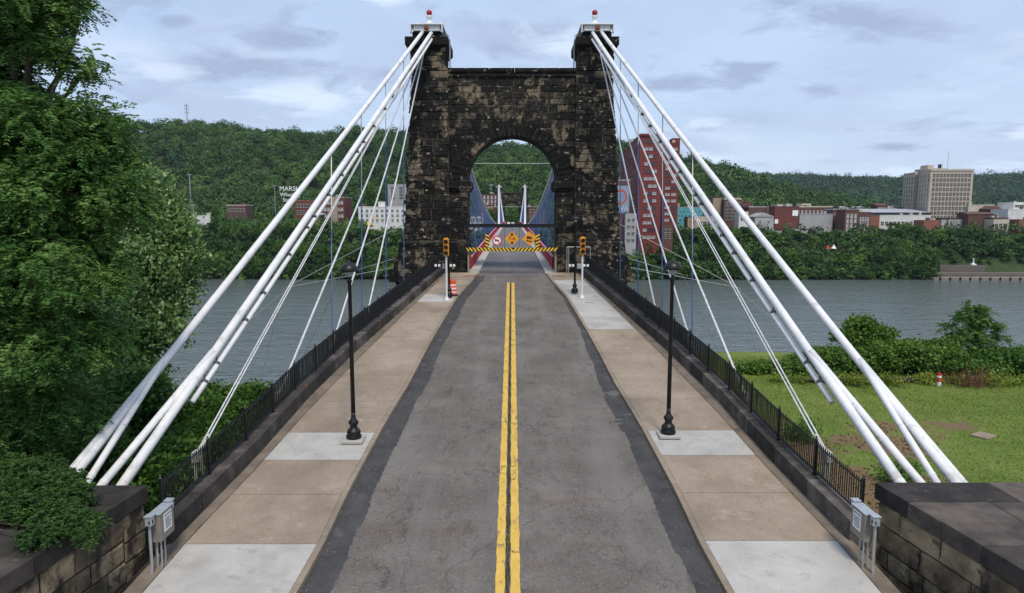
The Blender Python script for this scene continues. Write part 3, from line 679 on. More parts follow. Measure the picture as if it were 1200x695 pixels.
# ------------------------------------------------------------------ bridge deck
def dz_(Y): return -4.74+1.0*max(0., 1-((Y-210)/154)**2) if Y < 364 else -4.74-.03*(Y-364)
def dstrip(mb, x0, x1, y0, y1, dz, mi=0, step=4.):
    ys = list(np.arange(y0, y1, step))+[y1]; vs = []
    for y in ys: vs += [(x0, y, dz_(y)+dz), (x1, y, dz_(y)+dz)]
    mb.add(vs, [(2*i, 2*i+1, 2*i+3, 2*i+2) for i in range(len(ys)-1)], mi)
mb = MB(); dstrip(mb, -2.75, 2.75, 55.98, 470, -.11); tag(mb.build('bridge_road', M['deck']), kind='structure')
mb = MB()
for k in range(52):
    y = 62+k*6.; mb.add([(-2.7, y, dz_(y)-.106), (2.7, y, dz_(y)-.106), (2.7, y+.07, dz_(y)-.106), (-2.7, y+.07, dz_(y)-.106)], [(0, 1, 2, 3)])
for y in (57.2, 58.6, 60.): mb.add([(-2.7, y, dz_(y)-.106), (2.7, y, dz_(y)-.106), (2.7, y+.12, dz_(y)-.106), (-2.7, y+.12, dz_(y)-.106)], [(0, 1, 2, 3)])
mb.add([(-.03, 56, -4.84), (.03, 56, -4.84), (.03, 70, dz_(70)-.106), (-.03, 70, dz_(70)-.106)], [(0, 1, 2, 3)])
tag(mb.build('deck_joints', M['sign_k']), kind='structure')
mb = MB(); mb.b2(-2.62, 2.62, 55.9, 56.06, -4.9, -4.815); tag(mb.build('deck_joint_plate', M['walk']), kind='structure')
for sd in (-1, 1):
    mb = MB(); a, b_ = sorted((sd*2.75, sd*3.72)); ys = np.arange(56.0, 470, 4)
    for y0_, y1_ in zip(ys, ys[1:]): mb.prism([(a, y0_), (b_, y0_), (b_, y1_), (a, y1_)], lambda p: dz_(p[1])-.5, lambda p: dz_(p[1])+.04)
    tag(mb.build('bridge_walkway', M['dwalk']), kind='structure')
    mb = MB(); ys = np.arange(56.0, 364, 4)
    rl = empty('deck_railing', (sd*3.6, 57, dz_(57)), 'long red panelled railing on the %s edge of the bridge deck' % side_name(sd), 'railing')
    pn = MB(); tr = MB(); y = 59.5
    while y < 362:
        y1_ = min(y+3.2, 362)
        for (bb, zb, zt, th, xo) in ((pn, .02, .98, .06, 3.56), (tr, .99, 1.12, .14, 3.56)):
            X = sd*xo; bb.prism([(X-th/2, y), (X+th/2, y), (X+th/2, y1_), (X-th/2, y1_)], lambda p: dz_(p[1])+zb, lambda p: dz_(p[1])+zt)
        ps = MB(); ps.box((sd*3.56, y, dz_(y)+.55), (.13, .10, 1.1)); ps.build('railing_post', M['red_rail'], rl); y += 3.2
    pn.build('railing_panel', M['red_rail'], rl); tr.build('top_rail', M['pink_rail'], rl)
mb = MB()
for y0_, y1_ in zip(np.arange(60, 460, 8), np.arange(68, 468, 8)): mb.prism([(-3.7, y0_), (3.7, y0_), (3.7, y1_), (-3.7, y1_)], lambda p: dz_(p[1])-1.3, lambda p: dz_(p[1])-.52)
tag(mb.build('deck_girder', M['blue_steel']), 'blue steel girder running under the bridge deck', 'girder')

# main span cables with suspenders, fan stays
ZT, ZM = 14.6, -2.9
def mc(Y, xo): 
    t = abs(Y-211.5)/153; return Vector((xo[0]+(xo[1]-xo[0])*t, Y, ZM+(ZT-ZM)*t*t))
for sd in (-1, 1):
    for nm, xo in (('outer', (4.15, 7.2)), ('inner', (3.85, 6.55))):
        xo_ = (sd*xo[0], sd*xo[1])
        rt = empty('main_cable', mc(58.5, xo_), 'white %s main cable of the span on the %s side, hung with blue suspenders' % (nm, side_name(sd)), 'cable')
        mb = MB(); mb.tube([mc(y, xo_) for y in np.linspace(58.5, 364.5, 60)], .2 if nm == 'outer' else .17, 8); mb.build('cable', M['white_steel'], rt)
        for k in range(92):
            y = 64.+k*3.2+(1.6 if nm == 'inner' else 0)
            p = mc(y, xo_); q = Vector((sd*3.78, y, dz_(y)-.2)); mb = MB()
            if p.z-q.z < .4: continue
            mb.tube([p, q], .024, 4); mb.build('suspender', M['blue_web'], rt)
    for k, (dy) in enumerate((18, 32, 47, 63)):
        for base, sg, w_ in ((59.5, 1, 'near'), (364., -1, 'far')):
            mb = MB(); mb.tube([(sd*6.7, base, 14.3), (sd*3.8, base+sg*dy, dz_(base+sg*dy)+.3)], .06 if sg > 0 else .09, 6)
            tag(mb.build('fan_stay', M['stay'] if sg < 0 else M['grey_steel']), '%s fan stay from the %s tower top to the %s deck edge' % (('shortest', 'second shortest', 'second longest', 'longest')[k], w_, side_name(sd)), 'stay cable', 'fan stays of the main span')
for (y, lab, w) in ((96, 'upper', .05), (134, 'lower', .04)):
    a = mc(y, (4.15, 7.2)); b_ = Vector((-a.x, a.y, a.z)); mb = MB(); mb.tube([a, b_], w, 6)
    tag(mb.build('cross_wire', M['wire']), '%s pale wire stretched across the span between the main cables, seen in the arch' % lab, 'wire')

# ------------------------------------------------------------------ backstays in front of the tower
def mir(v, sd): return Vector((v.x*sd, v.y, v.z))
def line_pt(A, B, py):   # where the segment crosses a given picture height: used once for the splay points
    lo, hi = 0., 1.
    for _ in range(40):
        m_ = (lo+hi)/2; p = A.lerp(B, m_); v_ = (p.z*CP+p.y*SP)/(p.y*CP-p.z*SP)
        if 347.5-F*v_ < py: lo = m_
        else: hi = m_
    return A.lerp(B, lo)
T_in = atY(693.5, 37, 56.6); T_out = atY(703.5, 36, 56.6)
E1 = atY(1053, 562, 18.6); E2 = atY(1076, 562, 18.6); E3 = atY(1096, 562, 18.6); E4 = atY(1118, 562, 18.6)
N1 = line_pt(T_in, E1, 412); N4 = line_pt(T_out, E4, 422)
ext = lambda A, B, k=.16: B+(B-A).normalized()*(B-A).length*k
def cable(pts, r, sd, label, cat='cable', rtop=None, bands=True):
    pts = [mir(p, sd) for p in pts]
    rt = empty('backstay_cable', pts[0], label, cat, 'white backstay cables')
    mb = MB(); dense = []
    for a, b_ in zip(pts, pts[1:]):
        nseg = max(2, int((b_-a).length/1.5))
        dense += [a.lerp(b_, k/nseg) for k in range(nseg)]
    dense.append(pts[-1]); ln = (pts[-1]-pts[0]).length
    # very slight sag
    d2 = [p-Vector((0, 0, .0016*ln*4*(i/len(dense))*(1-i/len(dense))*2)) for i, p in enumerate(dense)]
    rr_ = [rtop if (rtop and (p-pts[0]).length < (pts[1]-pts[0]).length-.02) else r for p in dense] if rtop else r
    mb.tube(d2, rr_, 14); o = mb.build('sheath', M['white_steel'], rt); o.data.shade_smooth()
    if bands:
        for a, b_ in zip(d2, d2[1:]):
            if random.random() < .55: mb = MB(); m_ = a.lerp(b_, .5); dd = (b_-a).normalized()*.05; mb.tube([m_-dd, m_+dd], (rtop if rtop and (m_-pts[0]).length < (pts[1]-pts[0]).length else r)+.007, 14); mb.build('wrapping_band', M['white_steel'], rt)
    return rt
for sd in (1, -1):
    s_ = side_name(sd)
    cable([T_in, N1, ext(N1, E1)], .148, sd, 'thick white inner backstay on the %s, nearest the road at the stone wall' % s_)
    cable([N1, ext(N1, E2)], .120, sd, 'thinner white strand parting from the inner %s backstay, second from the road' % s_)
    cable([N4, ext(N4, E3)], .102, sd, 'thinner white strand parting from the outer %s backstay, third from the road' % s_)
    cable([T_out, N4, ext(N4, E4)], .142, sd, 'thick white outer backstay on the %s, running unbroken from tower top to wall' % s_)
    # twin of the outer strand below the splay
    cable([N4, ext(N4, E4+Vector((.17, 0, .03)))], .11, sd, 'white strand lying close against the outermost %s backstay near the stone wall' % s_, bands=False)
    # short cable under the inner backstay ending in a clamp
    A = T_in+Vector((-.12, 0, -.35)); B = line_pt(T_in, E1, 455)+Vector((-.10, 0, -.45))
    rt = cable([A, B], .10, sd, 'slim white cable clamped under the inner %s backstay, ending short of the wall' % s_, bands=False)
    rt['group'] = 'short clamped cables'
    for k in range(14):
        t = .34+.65*(k+random.uniform(-.3, .3))/13; p = mir(A.lerp(B, t), sd); p2 = mir(T_in.lerp(E1, .02).lerp(line_pt(T_in, E1, 455), t), sd)
        mb = MB(); dd = (mir(B, sd)-mir(A, sd)).normalized(); mb.tube([p-dd*.055, p+dd*.055], .108, 8); mb.tube([p, p+Vector((0, 0, .3))], .022, 5); mb.build('clamp', M['clamp'], rt)
    # thin stays from the saddle to the fence line
    top = atY(699, 42, 56.4)
    for k, (px, py, dbl) in enumerate(((769, 366, 0), (808, 396, 0), (866, 446, 0), (956, 510, 1))):
        # anchor just outside the fence
        yy = 30.
        for _ in range(60):
            fxx = wx(yy)+.62; p = ray(px, py)*(fxx/ray(px, py).x); yy = p.y
        p = mir(p, sd); tt = mir(top+Vector((.05*k, 0, -.1*k)), sd)
        lab = ('first', 'second', 'third', 'fourth and longest')[k]
        rt = empty('stay_cable', p, '%s slender white stay from the tower, on the %s%s' % (lab, s_, ', made of two strands' if dbl else ', ending at the fence'), 'stay cable', 'slender white stays')
        down = (p-tt).normalized(); mb = MB()
        for off in ((-.055, .055) if dbl else (0,)):
            o_ = Vector((off*1., 0, off*.2)); mb.tube([tt+o_*.3, p+o_, p+o_+down*.5], .024 if dbl else .048, 8)
        o = mb.build('strand', M['stay'], rt); o.data.shade_smooth()
        mb = MB(); a = p+down*.35; zb = min(p.z-1.6, -9.9 if k == 3 else p.z-1.6)
        mb.tube([a-down*.35, a+down*.4], .075, 8); mb.box(a+down*.45, (.16, .3, .3)); 
        mb.tube([a+down*.5+Vector((-.06, 0, 0)), (a.x-sd*.02, a.y-.35, zb)], .05, 6); mb.tube([a+down*.5+Vector((.09, .08, 0)), (a.x+.14, a.y+.05, zb)], .045, 6)
        mb.build('turnbuckle_bracket', M['wire'], rt)
    # hanging rods
    for k, (px, bl) in enumerate(((727, 306), (748, 326), (776, 362), (811, 402))):
        # y on outer cable at this column
        P_ = None
        for t in np.linspace(0, 1, 400):
            p = T_out.lerp(E4, t); xx = 600+F*p.x/(p.y*CP-p.z*SP)
            if xx >= px: P_ = p; break
        yb = P_.y; 
        # foot: at fence level, same column
        yy = 40.
        for _ in range(60):
            q = ray(px+.5, bl)*((wx(yy)+.62)/ray(px+.5, bl).x); yy = q.y
        yq = P_.y if False else yy
        tp = P_; ft = Vector((wx(yy)+.62, yy, RA+RB*yy+.2))
        rt = empty('hanger_rod', mir(ft, sd), 'slim blue hanger rod on the %s, %s from the tower, between cable and fence' % (s_, ('first', 'second', 'third', 'fourth')[k]), 'rod', 'blue hanger rods')
        mid = tp.lerp(ft, .42 if k > 1 else .3)
        mb = MB(); mb.tube([mir(tp, sd), mir(mid, sd)], .030, 6); mb.build('upper_rod', M['grey_steel'], rt)
        mb = MB(); mb.tube([mir(mid, sd), mir(ft, sd)], .034, 6); mb.build('lower_rod', M['blue_steel'], rt)
    # side guy wires
    w0 = atY(725, 262, 58); w1 = atY(729, 299, 58); w2 = atY(729, 311, 58); w0.x = w1.x = w2.x = 9.0
    eye = atY(868, 339, 66); e2 = atY(752, 314, 61); far = atY(1010, 353, 72); gz = lambda p: float(height(p.x, p.y))
    for nm, pts, r in (('upper', [w0, eye, Vector((34, 76, gz(Vector((34, 76))) ))], .035), ('middle', [w1, atY(800, 322, 66), Vector((36, 90, -33.6))], .03), ('lower', [w2, atY(860, 336, 68), Vector((60, 84, -33.6))], .035)):
        mb = MB(); mb.tube([mir(p, sd) for p in pts[:2]]+[mir(pts[1].lerp(pts[2], k/6)-Vector((0, 0, .6*math.sin(math.pi*k/6))), sd) for k in range(1, 7)], r, 6)
        tag(mb.build('guy_wire', M['wire']), '%s pale guy wire sloping down and out from the %s flank of the tower' % (nm, s_), 'wire', 'guy wires beside the tower')

# ------------------------------------------------------------------ anchorage walls in the foreground
random.seed(5)
for sd in (1, -1):
    fl = [(16.62, 9.19), (12.31, 9.76), (4., 10.9), (-6, 12.2)] if sd > 0 else [(16.42, 9.12), (15.52, 9.20), (12.34, 9.52), (4., 10.3), (-6, 11.3)]
    fl = sorted(fl); FX = lambda y: float(interp(y, fl)); ZTOP = -6.72; ymax = fl[-1][0]
    rt = empty('anchorage_wall', (sd*12, 10, -10), 'massive sandstone wall with dark coping slabs in the %s foreground%s' % (side_name(sd), ', partly covered by a vine' if sd < 0 else ', beside the grass field'), 'wall')
    mb = MB()
    def slab(poly, t, zt):
        c = (sum(p[0] for p in poly)/len(poly), sum(p[1] for p in poly)/len(poly))
        mb.prism([(sd*p[0], p[1]) for p in poly][::sd], ZTOP-.42, zt, 0, t)
    y1 = ymax
    while y1 > -5:
        y0 = max(y1-random.uniform(1.05, 1.25), -6); x = FX(y1); first = True
        g = .008; xr = 24.; xx = None
        cuts = [None]; px_ = FX((y0+y1)/2)+random.uniform(1.5, 3.2)
        while px_ < xr: cuts.append(px_); px_ += random.uniform(2.4, 4)
        cuts.append(xr)
        for a, b_ in zip(cuts, cuts[1:]):
            p = [(FX(y0)-.0 if a is None else a+g, y0+g), (b_-g, y0+g), (b_-g, y1-g), (FX(y1) if a is None else a+g, y1-g)]
            slab(p, random.random(), ZTOP+random.uniform(-.008, .008))
        y1 = y0
    cp = mb.build('coping', M['coping'], rt); bv = cp.modifiers.new('bevel', 'BEVEL'); bv.width = .02; bv.segments = 2
    mb = MB(); ins = .10
    body = [(FX(-6)+ins+.06, -6), (23.9, -6), (23.9, ymax-.12), (FX(ymax)+ins+.06, ymax-.12)]
    mb.prism([(sd*p[0], p[1]) for p in body][::sd], -16, ZTOP-.43, 0, .2)
    for (ya, xa), (yb, xb) in zip(fl, fl[1:]):
        A = Vector((sd*(xa+ins), ya, -11)); B = Vector((sd*(xb+ins), min(yb, ymax-.1), -11)); U = (B-A); Ln = U.length; U.normalize()
        rock_panel(mb, A, U, (0, 0, 1), (-sd, 0, 0), Ln, 11+ZTOP-.44, ch=(.5, .62), bl=(.9, 1.9), pro=.07, joint=.03)
    rock_panel(mb, (sd*(FX(ymax)+.16), ymax-.12, -13), (sd, 0, 0), (0, 0, 1), (0, 1, 0), 12, 13+ZTOP-.44, ch=(.5, .62), bl=(.9, 1.7), pro=.06)
    mb.build('masonry', M['stone_warm'], rt)

# ------------------------------------------------------------------ text helper
def text_mesh(name, body, size, m, parent, loc, rot=(math.pi/2, 0, 0), ext_=.004, sx=1.):
    c = bpy.data.curves.new(name, 'FONT'); c.body = body; c.size = size; c.extrude = ext_; c.align_x = 'CENTER'; c.align_y = 'CENTER'; c.resolution_u = 3
    to = bpy.data.objects.new(name, c); COL.objects.link(to); bpy.context.view_layer.update()
    me = bpy.data.meshes.new_from_object(to.evaluated_get(bpy.context.evaluated_depsgraph_get())); bpy.data.objects.remove(to)
    me.name = name; me.materials.clear(); me.materials.append(m)
    o = link(name, me, parent); o.location = Vector(loc)-(parent.location if parent and parent.parent is None else Vector()); o.rotation_euler = rot; o.scale = (sx, 1, 1); return o

# ------------------------------------------------------------------ lamp posts
def lamp_post():
    rt = empty('street_lamp'); tag(rt, 'x', 'street lamp', 'black street lamps on the sidewalks')
    mb = MB(); mb.lathe([(.26, .0), (.26, .10), (.22, .16), (.24, .22), (.20, .30), (.13, .36), (.12, .46), (.17, .52), (.17, .58), (.10, .66), (.075, .78), (.070, .9)], (0, 0, .10), 20)
    o = mb.build('base', M['black'], rt); o.data.shade_smooth()
    mb = MB(); mb.box((0, 0, .05), (.72, .72, .10), bev=.012); mb.build('concrete_footing', M['pale'], rt)
    mb = MB(); mb.lathe([(.075, .9), (.068, 3.), (.060, 5.35), (.085, 5.38), (.085, 5.44), (.055, 5.48), (.055, 5.56)], (0, 0, .10), 16)
    o = mb.build('pole', M['black'], rt); o.data.shade_smooth()
    mb = MB(); mb.lathe([(.08, 5.56), (.12, 5.62), (.13, 5.72), (.11, 5.74)], (0, 0, .1), 18); o = mb.build('lamp_neck', M['galv'], rt)
    mb = MB(); mb.lathe([(.30, 5.74), (.31, 5.78), (.28, 5.88), (.20, 5.98), (.10, 6.03), (.04, 6.06), (.03, 6.12), (.005, 6.15)], (0, 0, .1), 24); o = mb.build('lamp_hood', M['black'], rt); o.data.shade_smooth()
    return rt
lp = lamp_post()
lp.location = (5.46, 23.15, RA+RB*23.15); lp['label'] = 'tall black street lamp on the right sidewalk, on its pale slab in the foreground'
l2 = copy_tree(lp); l2.location = (-5.44, 22.75, RA+RB*22.75); l2['label'] = 'tall black street lamp on the left sidewalk, on its pale slab in the foreground'
l3 = copy_tree(lp); l3.location = (4.40, 47.6, RA+RB*47.6); l3.scale = (1, 1, .88); l3['label'] = 'distant black street lamp beside the right traffic signal, before the tower'
l4 = copy_tree(lp); l4.location = (-4.28, 46.2, RA+RB*46.2); l4.scale = (1, 1, .88); l4['label'] = 'distant black street lamp beside the orange barrel, before the tower'
for q in (l3, l4):
    ft = [c for c in q.children if c.name.startswith('concrete')][0]; bpy.data.objects.remove(ft)

# ------------------------------------------------------------------ traffic signals
def signal():
    rt = empty('traffic_signal'); tag(rt, 'x', 'traffic signal', 'traffic signals before the tower')
    mb = MB(); mb.lathe([(.17, 0), (.17, .05), (.09, .22), (.065, .26), (.060, 2.95)], (0, 0, 0), 14); mb.build('pole', M['housing'], rt)
    h = mb = MB(); mb.box((0, 0, 3.55), (.36, .26, 1.16), bev=.03); mb.tube([(0, .02, 2.9), (0, .02, 3.0)], .08, 10); mb.box((0, .0, 4.15), (.14, .14, .06))
    hd = mb.build('signal_head', M['yellow'], rt)
    for z, m in ((3.92, 'lens_r'), (3.55, 'lens_y'), (3.18, 'lens_g')):
        mb = MB(); mb.tube([(0, -.12, z), (0, -.155, z)], .135, 18); mb.build('lens', M[m], hd, off=(0, 0, 0))
        mb = MB(); vs = []; sg = 14
        for k in range(sg+1):
            a = R(-20)+R(220)*k/sg
            for yy in (-.12, -.36): vs.append((.155*math.cos(a), yy, z+.155*math.sin(a)*(.98)))
        mb.add(vs, [(2*k, 2*k+1, 2*k+3, 2*k+2) for k in range(sg)]); o = mb.build('visor', M['yellow'], hd, off=(0, 0, 0))
        sm = o.modifiers.new('thick', 'SOLIDIFY'); sm.thickness = .012
    return rt
sg_ = signal(); sg_.location = (4.74, 45.9, RA+RB*45.9); sg_['label'] = 'yellow three-lens traffic signal on a white pole, right sidewalk by the tower'
sg2 = copy_tree(sg_); sg2.location = (-4.36, 45.3, RA+RB*45.3); sg2['label'] = 'yellow three-lens traffic signal on a white pole, left sidewalk near the barrel'

# plated sign rails on the tower-side lamps
for sd in (1, -1):
    bx_ = 4.40 if sd > 0 else -4.28; by = (47.6 if sd > 0 else 46.2)-.13; bz = atY(600, 311, by).z
    rt = empty('sign_rail', (bx_, by, bz), 'black rail with small white plates on the distant %s lamp before the tower' % side_name(sd), 'sign rail', 'plated rails on the lamps')
    mb = MB(); mb.box((bx_+sd*.25, by, bz-.02), (1.45, .05, .10)); mb.build('rail', M['black'], rt)
    for q in (-.42, -.2, .58, .82):
        mb = MB(); mb.box((bx_+sd*(q+.05), by-.035, bz), (.15, .02, .17)); mb.build('plate', M['white'], rt)
    mb = MB(); mb.box((bx_+sd*.27, by-.06, bz-.05), (.30, .16, .34), bev=.015); mb.build('control_box', M['grey_steel'], rt)

# barrel
bp_ = road_at(530, 347); rt = empty('traffic_barrel', (bp_.x, bp_.y+.2, bp_.z), 'orange and white striped traffic barrel on a black base near the left signal', 'traffic barrel')
bz = bp_.z; o3 = (bp_.x, bp_.y+.2, bz)
mb = MB(); mb.lathe([(.38, 0), (.40, .03), (.38, .09), (.30, .11)], o3, 18); mb.build('rubber_base', M['black'], rt)
mb = MB(); mb.lathe([(.29, .10), (.29, .34), (.275, .36), (.275, .60), (.26, .62), (.26, .84), (.24, .86), (.24, 1.04), (.2, 1.1), (.02, 1.11)], o3, 22); o = mb.build('drum', M['orange'], rt)
for z0, z1, r in ((.22, .32, .293), (.46, .58, .279), (.70, .81, .264)):
    mb = MB(); mb.lathe([(r, z0), (r, z1)], o3, 22); mb.build('white_stripe', M['white'], rt)
mb = MB(); mb.tube([(o3[0]-.08, o3[1], bz+1.1), (o3[0]-.06, o3[1], bz+1.2), (o3[0]+.06, o3[1], bz+1.2), (o3[0]+.08, o3[1], bz+1.1)], .018, 6); mb.build('handle', M['orange'], rt)

# gate frame against the right pier
rt = empty('gate_frame', (5.5, 55.4, -4.9), 'grey steel tube gate frame standing against the right pier of the tower', 'gate')
mb = MB(); x0, x1 = 4.45, 6.35; zb = RA+RB*55.3; zt = atY(600, 289.5, 55.3).z
for a, b_ in (((x0, zb), (x0, zt)), ((x1, zb+.1), (x1, zt)), ((x0, zt), (x1, zt)), ((x0+.15, zb), (x0+.15, zt))): mb.tube([(a[0], 55.35, a[1]), (b_[0], 55.35, b_[1])], .03, 6)
mb.build('frame', M['grey_steel'], rt)
mb = MB()
for k in range(1, 12): mb.tube([(x0+(x1-x0)*k/12, 55.35, zb+.1), (x0+(x1-x0)*k/12, 55.35, zt)], .008, 4)
mb.build('bars', M['black'], rt)
# conduits along the tower front
for sd in (-1, 1):
    rt = MB(); zc_ = atY(600, 283.5, 55.8).z; rt.tube([(sd*8.9, 55.72, zc_), (sd*4.4, 55.72, zc_)], .018, 6); 
    tag(rt.build('conduit', M['clamp']), 'thin grey conduit running across the %s pier of the tower' % side_name(sd), 'conduit')
# hydrant-like grey manhole lids
for px, py in ((550, 323.5), (654, 323.5), (691, 354.5)):
    p = road_at(px, py); mb = MB(); mb.box((0, 0, 0), (1.0 if py < 330 else .62, .3, .012)); o = mb.build('cover_plate', M['grey_steel'] if py > 330 else M['rust'])
    o.location = p+Vector((0, 0, .008)); o.rotation_euler = (math.atan(RB), 0, 0)
    tag(o, {550: 'flat rusty cover plate in the left sidewalk at the foot of the tower', 654: 'flat rusty cover plate in the right sidewalk at the foot of the tower', 691: 'grey cover plate in the pale slab beside the right traffic signal'}[px], 'cover plate')

# ------------------------------------------------------------------ height barrier in the portal
YG = 55.9
g0 = empty('height_barrier', (0, YG, -1), 'black steel beam across the arch carrying the clearance bar and warning signs', 'height barrier')
zb = atY(600, 264.5, YG).z
mb = MB(); mb.box((0, YG, zb), (7.7, .22, .24)); mb.box((0, YG, zb+.13), (7.7, .3, .03)); mb.box((0, YG, zb-.13), (7.7, .3, .03)); mb.build('beam', M['black'], g0)
for sd in (-1, 1):
    mb = MB(); mb.tube([(sd*3.6, YG, zb-.75), (sd*2.95, YG, zb-.1)], .045, 6); mb.build('knee_brace', M['black'], g0)
    mb = MB(); mb.b2(sd*3.50, sd*3.64, YG-.02, YG+.2, -4.75, -2.9); mb.build('post', M['walk'], g0)
YS = YG-.25; zs = atY(600, 292.3, YS).z; z2 = .14
hb = empty('clearance_bar', (0, YS, zs), 'long yellow and black striped clearance bar hanging under the black beam', 'clearance bar')
mb = MB(); mb.box((0, YS+.03, zs), (7.5, .04, z2*2), 0); mb.build('bar', M['sign_k'], hb)
mb = MB(); x = -3.72
while x < 3.7:
    sl = .24 if x < 0 else -.24; xa, xb = x, x+.15
    c = [(xa+sl*.5, -z2), (xb+sl*.5, -z2), (xb-sl*.5, z2), (xa-sl*.5, z2)]
    vs = [(max(-3.74, min(3.74, p[0])), YS+.004, zs+p[1]) for p in c]+[(max(-3.74, min(3.74, p[0])), YS+.012, zs+p[1]) for p in c]
    mb.add(vs, [(0, 1, 2, 3), (7, 6, 5, 4)]); x += .30
mb.build('yellow_stripes', M['sign_y'], hb)
for sd, px in ((-1, 571), (1, 630)):
    for k in (0,):
        X = atY(px, 283, YS).x; zt = atY(px, 275.5, YS).z; zl = zs+.15
        mb = MB(); mb.b2(X-.16, X+.16, YS+.01, YS+.05, zl, zt); u = mb.build('upright_panel', M['sign_k'], hb)
        mb = MB(); z = zl+.02
        while z < zt-.18: mb.add([(X-.16, YS+.004, z+(.14 if sd < 0 else 0)), (X+.16, YS+.004, z+(0 if sd < 0 else .14)), (X+.16, YS+.004, z+.13+(0 if sd < 0 else .14)), (X-.16, YS+.004, z+.13+(.14 if sd < 0 else 0))], [(0, 1, 2, 3)]); z += .27
        mb.build('yellow_stripes', M['sign_y'], hb)
for x in (-3.3, -1.9, -.6, .6, 1.9, 3.3):
    mb = MB(); mb.tube([(x, YS+.1, zs+.1), (x, YG, zb-.1)], .012, 5); mb.build('hanger', M['black'], hb)
def diamond(cx, cz, h, y, rot=0):
    mb = MB(); r = h
    def ngon(rr, yy, n=4, a0=rot): return [(cx+rr*math.cos(a0+2*math.pi*k/n+math.pi/2), yy, cz+rr*math.sin(a0+2*math.pi*k/n+math.pi/2)) for k in range(n)]
    return ngon
YQ = YS-.12
p = atY(600, 279.7, YQ); rt = empty('clearance_sign', p, 'orange diamond clearance sign reading 7-6 with arrows above and below, in the middle', 'sign')
def plate(rt, rr, m, th=.02, dy=0., n=4, a0=0., nm='sign_plate', c=None, rin=None):
    c = c or rt.location; mb = MB(); vs = []
    for yy in (c.y+dy, c.y+dy+th):
        for k in range(n): a = a0+2*math.pi*k/n+math.pi/2; vs.append((c.x+rr*math.cos(a), yy, c.z+rr*math.sin(a)))
    mb.add(vs, [tuple(range(n)), tuple(range(n, 2*n))[::-1]]+[(k, (k+1) % n, n+(k+1) % n, n+k) for k in range(n)]); return mb.build(nm, m, rt)
plate(rt, .60, M['sign_o'])
mb = MB(); c = p
for s in (1, -1):
    vs = [(c.x-.15, YQ-.006, c.z+s*.28), (c.x+.15, YQ-.006, c.z+s*.28), (c.x, YQ-.006, c.z+s*.50)]
    mb.add(vs, [(0, 1, 2)]); mb.b2(c.x-.035, c.x+.035, YQ-.012, YQ-.004, c.z+s*.19, c.z+s*.285)
mb.build('arrows', M['sign_k'], rt)
text_mesh('sign_lettering', '7-6', .44, M['sign_k'], rt, (p.x, YQ-.008, p.z))
mb = MB(); mb.tube([(p.x, YQ+.03, p.z+.5), (p.x, YG-.05, zb-.1)], .012, 5); mb.build('hanger', M['black'], rt)
p = atY(620.5, 279.5, YQ); rt = empty('truck_warning_sign', p, 'tilted orange diamond sign with a black truck symbol, right of the middle sign', 'sign')
plate(rt, .60, M['sign_o'], a0=.10)
mb = MB(); c = p; f_ = YQ-.008
mb.b2(c.x-.22, c.x+.08, f_, f_+.004, c.z+.0, c.z+.17); mb.b2(c.x+.09, c.x+.21, f_, f_+.004, c.z+.0, c.z+.11)
for q in (-.14, .0, .14):
    mb.add([(c.x+q+.045*math.cos(2*math.pi*k/12), f_, c.z-.03+.045*math.sin(2*math.pi*k/12)) for k in range(12)], [tuple(range(12))])
mb.add([(c.x-.30, f_, c.z-.20), (c.x-.2, f_, c.z-.12), (c.x+.25, f_, c.z-.26), (c.x+.2, f_, c.z-.31)], [(0, 1, 2, 3)])
mb.build('truck_symbol', M['sign_k'], rt)
mb = MB(); mb.tube([(p.x, YQ+.03, p.z+.5), (p.x, YG-.05, zb-.1)], .012, 5); mb.build('hanger', M['black'], rt)
p = atY(582.5, 282, YQ); rt = empty('no_trucks_sign', p, 'round white sign with red ring and bar over a black truck, left of the diamonds', 'sign')
plate(rt, .40, M['sign_red'], n=32); plate(rt, .31, M['white'], n=32, dy=-.004, th=.003, nm='sign_face')
mb = MB(); c = p; f_ = YQ-.010
mb.b2(c.x-.17, c.x+.06, f_, f_+.003, c.z-.03, c.z+.10); mb.b2(c.x+.065, c.x+.17, f_, f_+.003, c.z-.03, c.z+.05); mb.b2(c.x-.14, c.x-.07, f_, f_+.003, c.z-.08, c.z-.03); mb.b2(c.x+.04, c.x+.11, f_, f_+.003, c.z-.08, c.z-.03)
mb.build('truck_symbol', M['sign_k'], rt)
mb = MB(); a = R(-40); mb.box((c.x, f_-.003, c.z), (.66, .003, .06), M=Matrix.Rotation(-a, 3, 'Y')); mb.build('red_bar', M['sign_red'], rt)
mb = MB(); mb.tube([(p.x, YQ+.03, p.z+.3), (p.x, YG-.05, zb-.1)], .012, 5); mb.build('hanger', M['black'], rt)

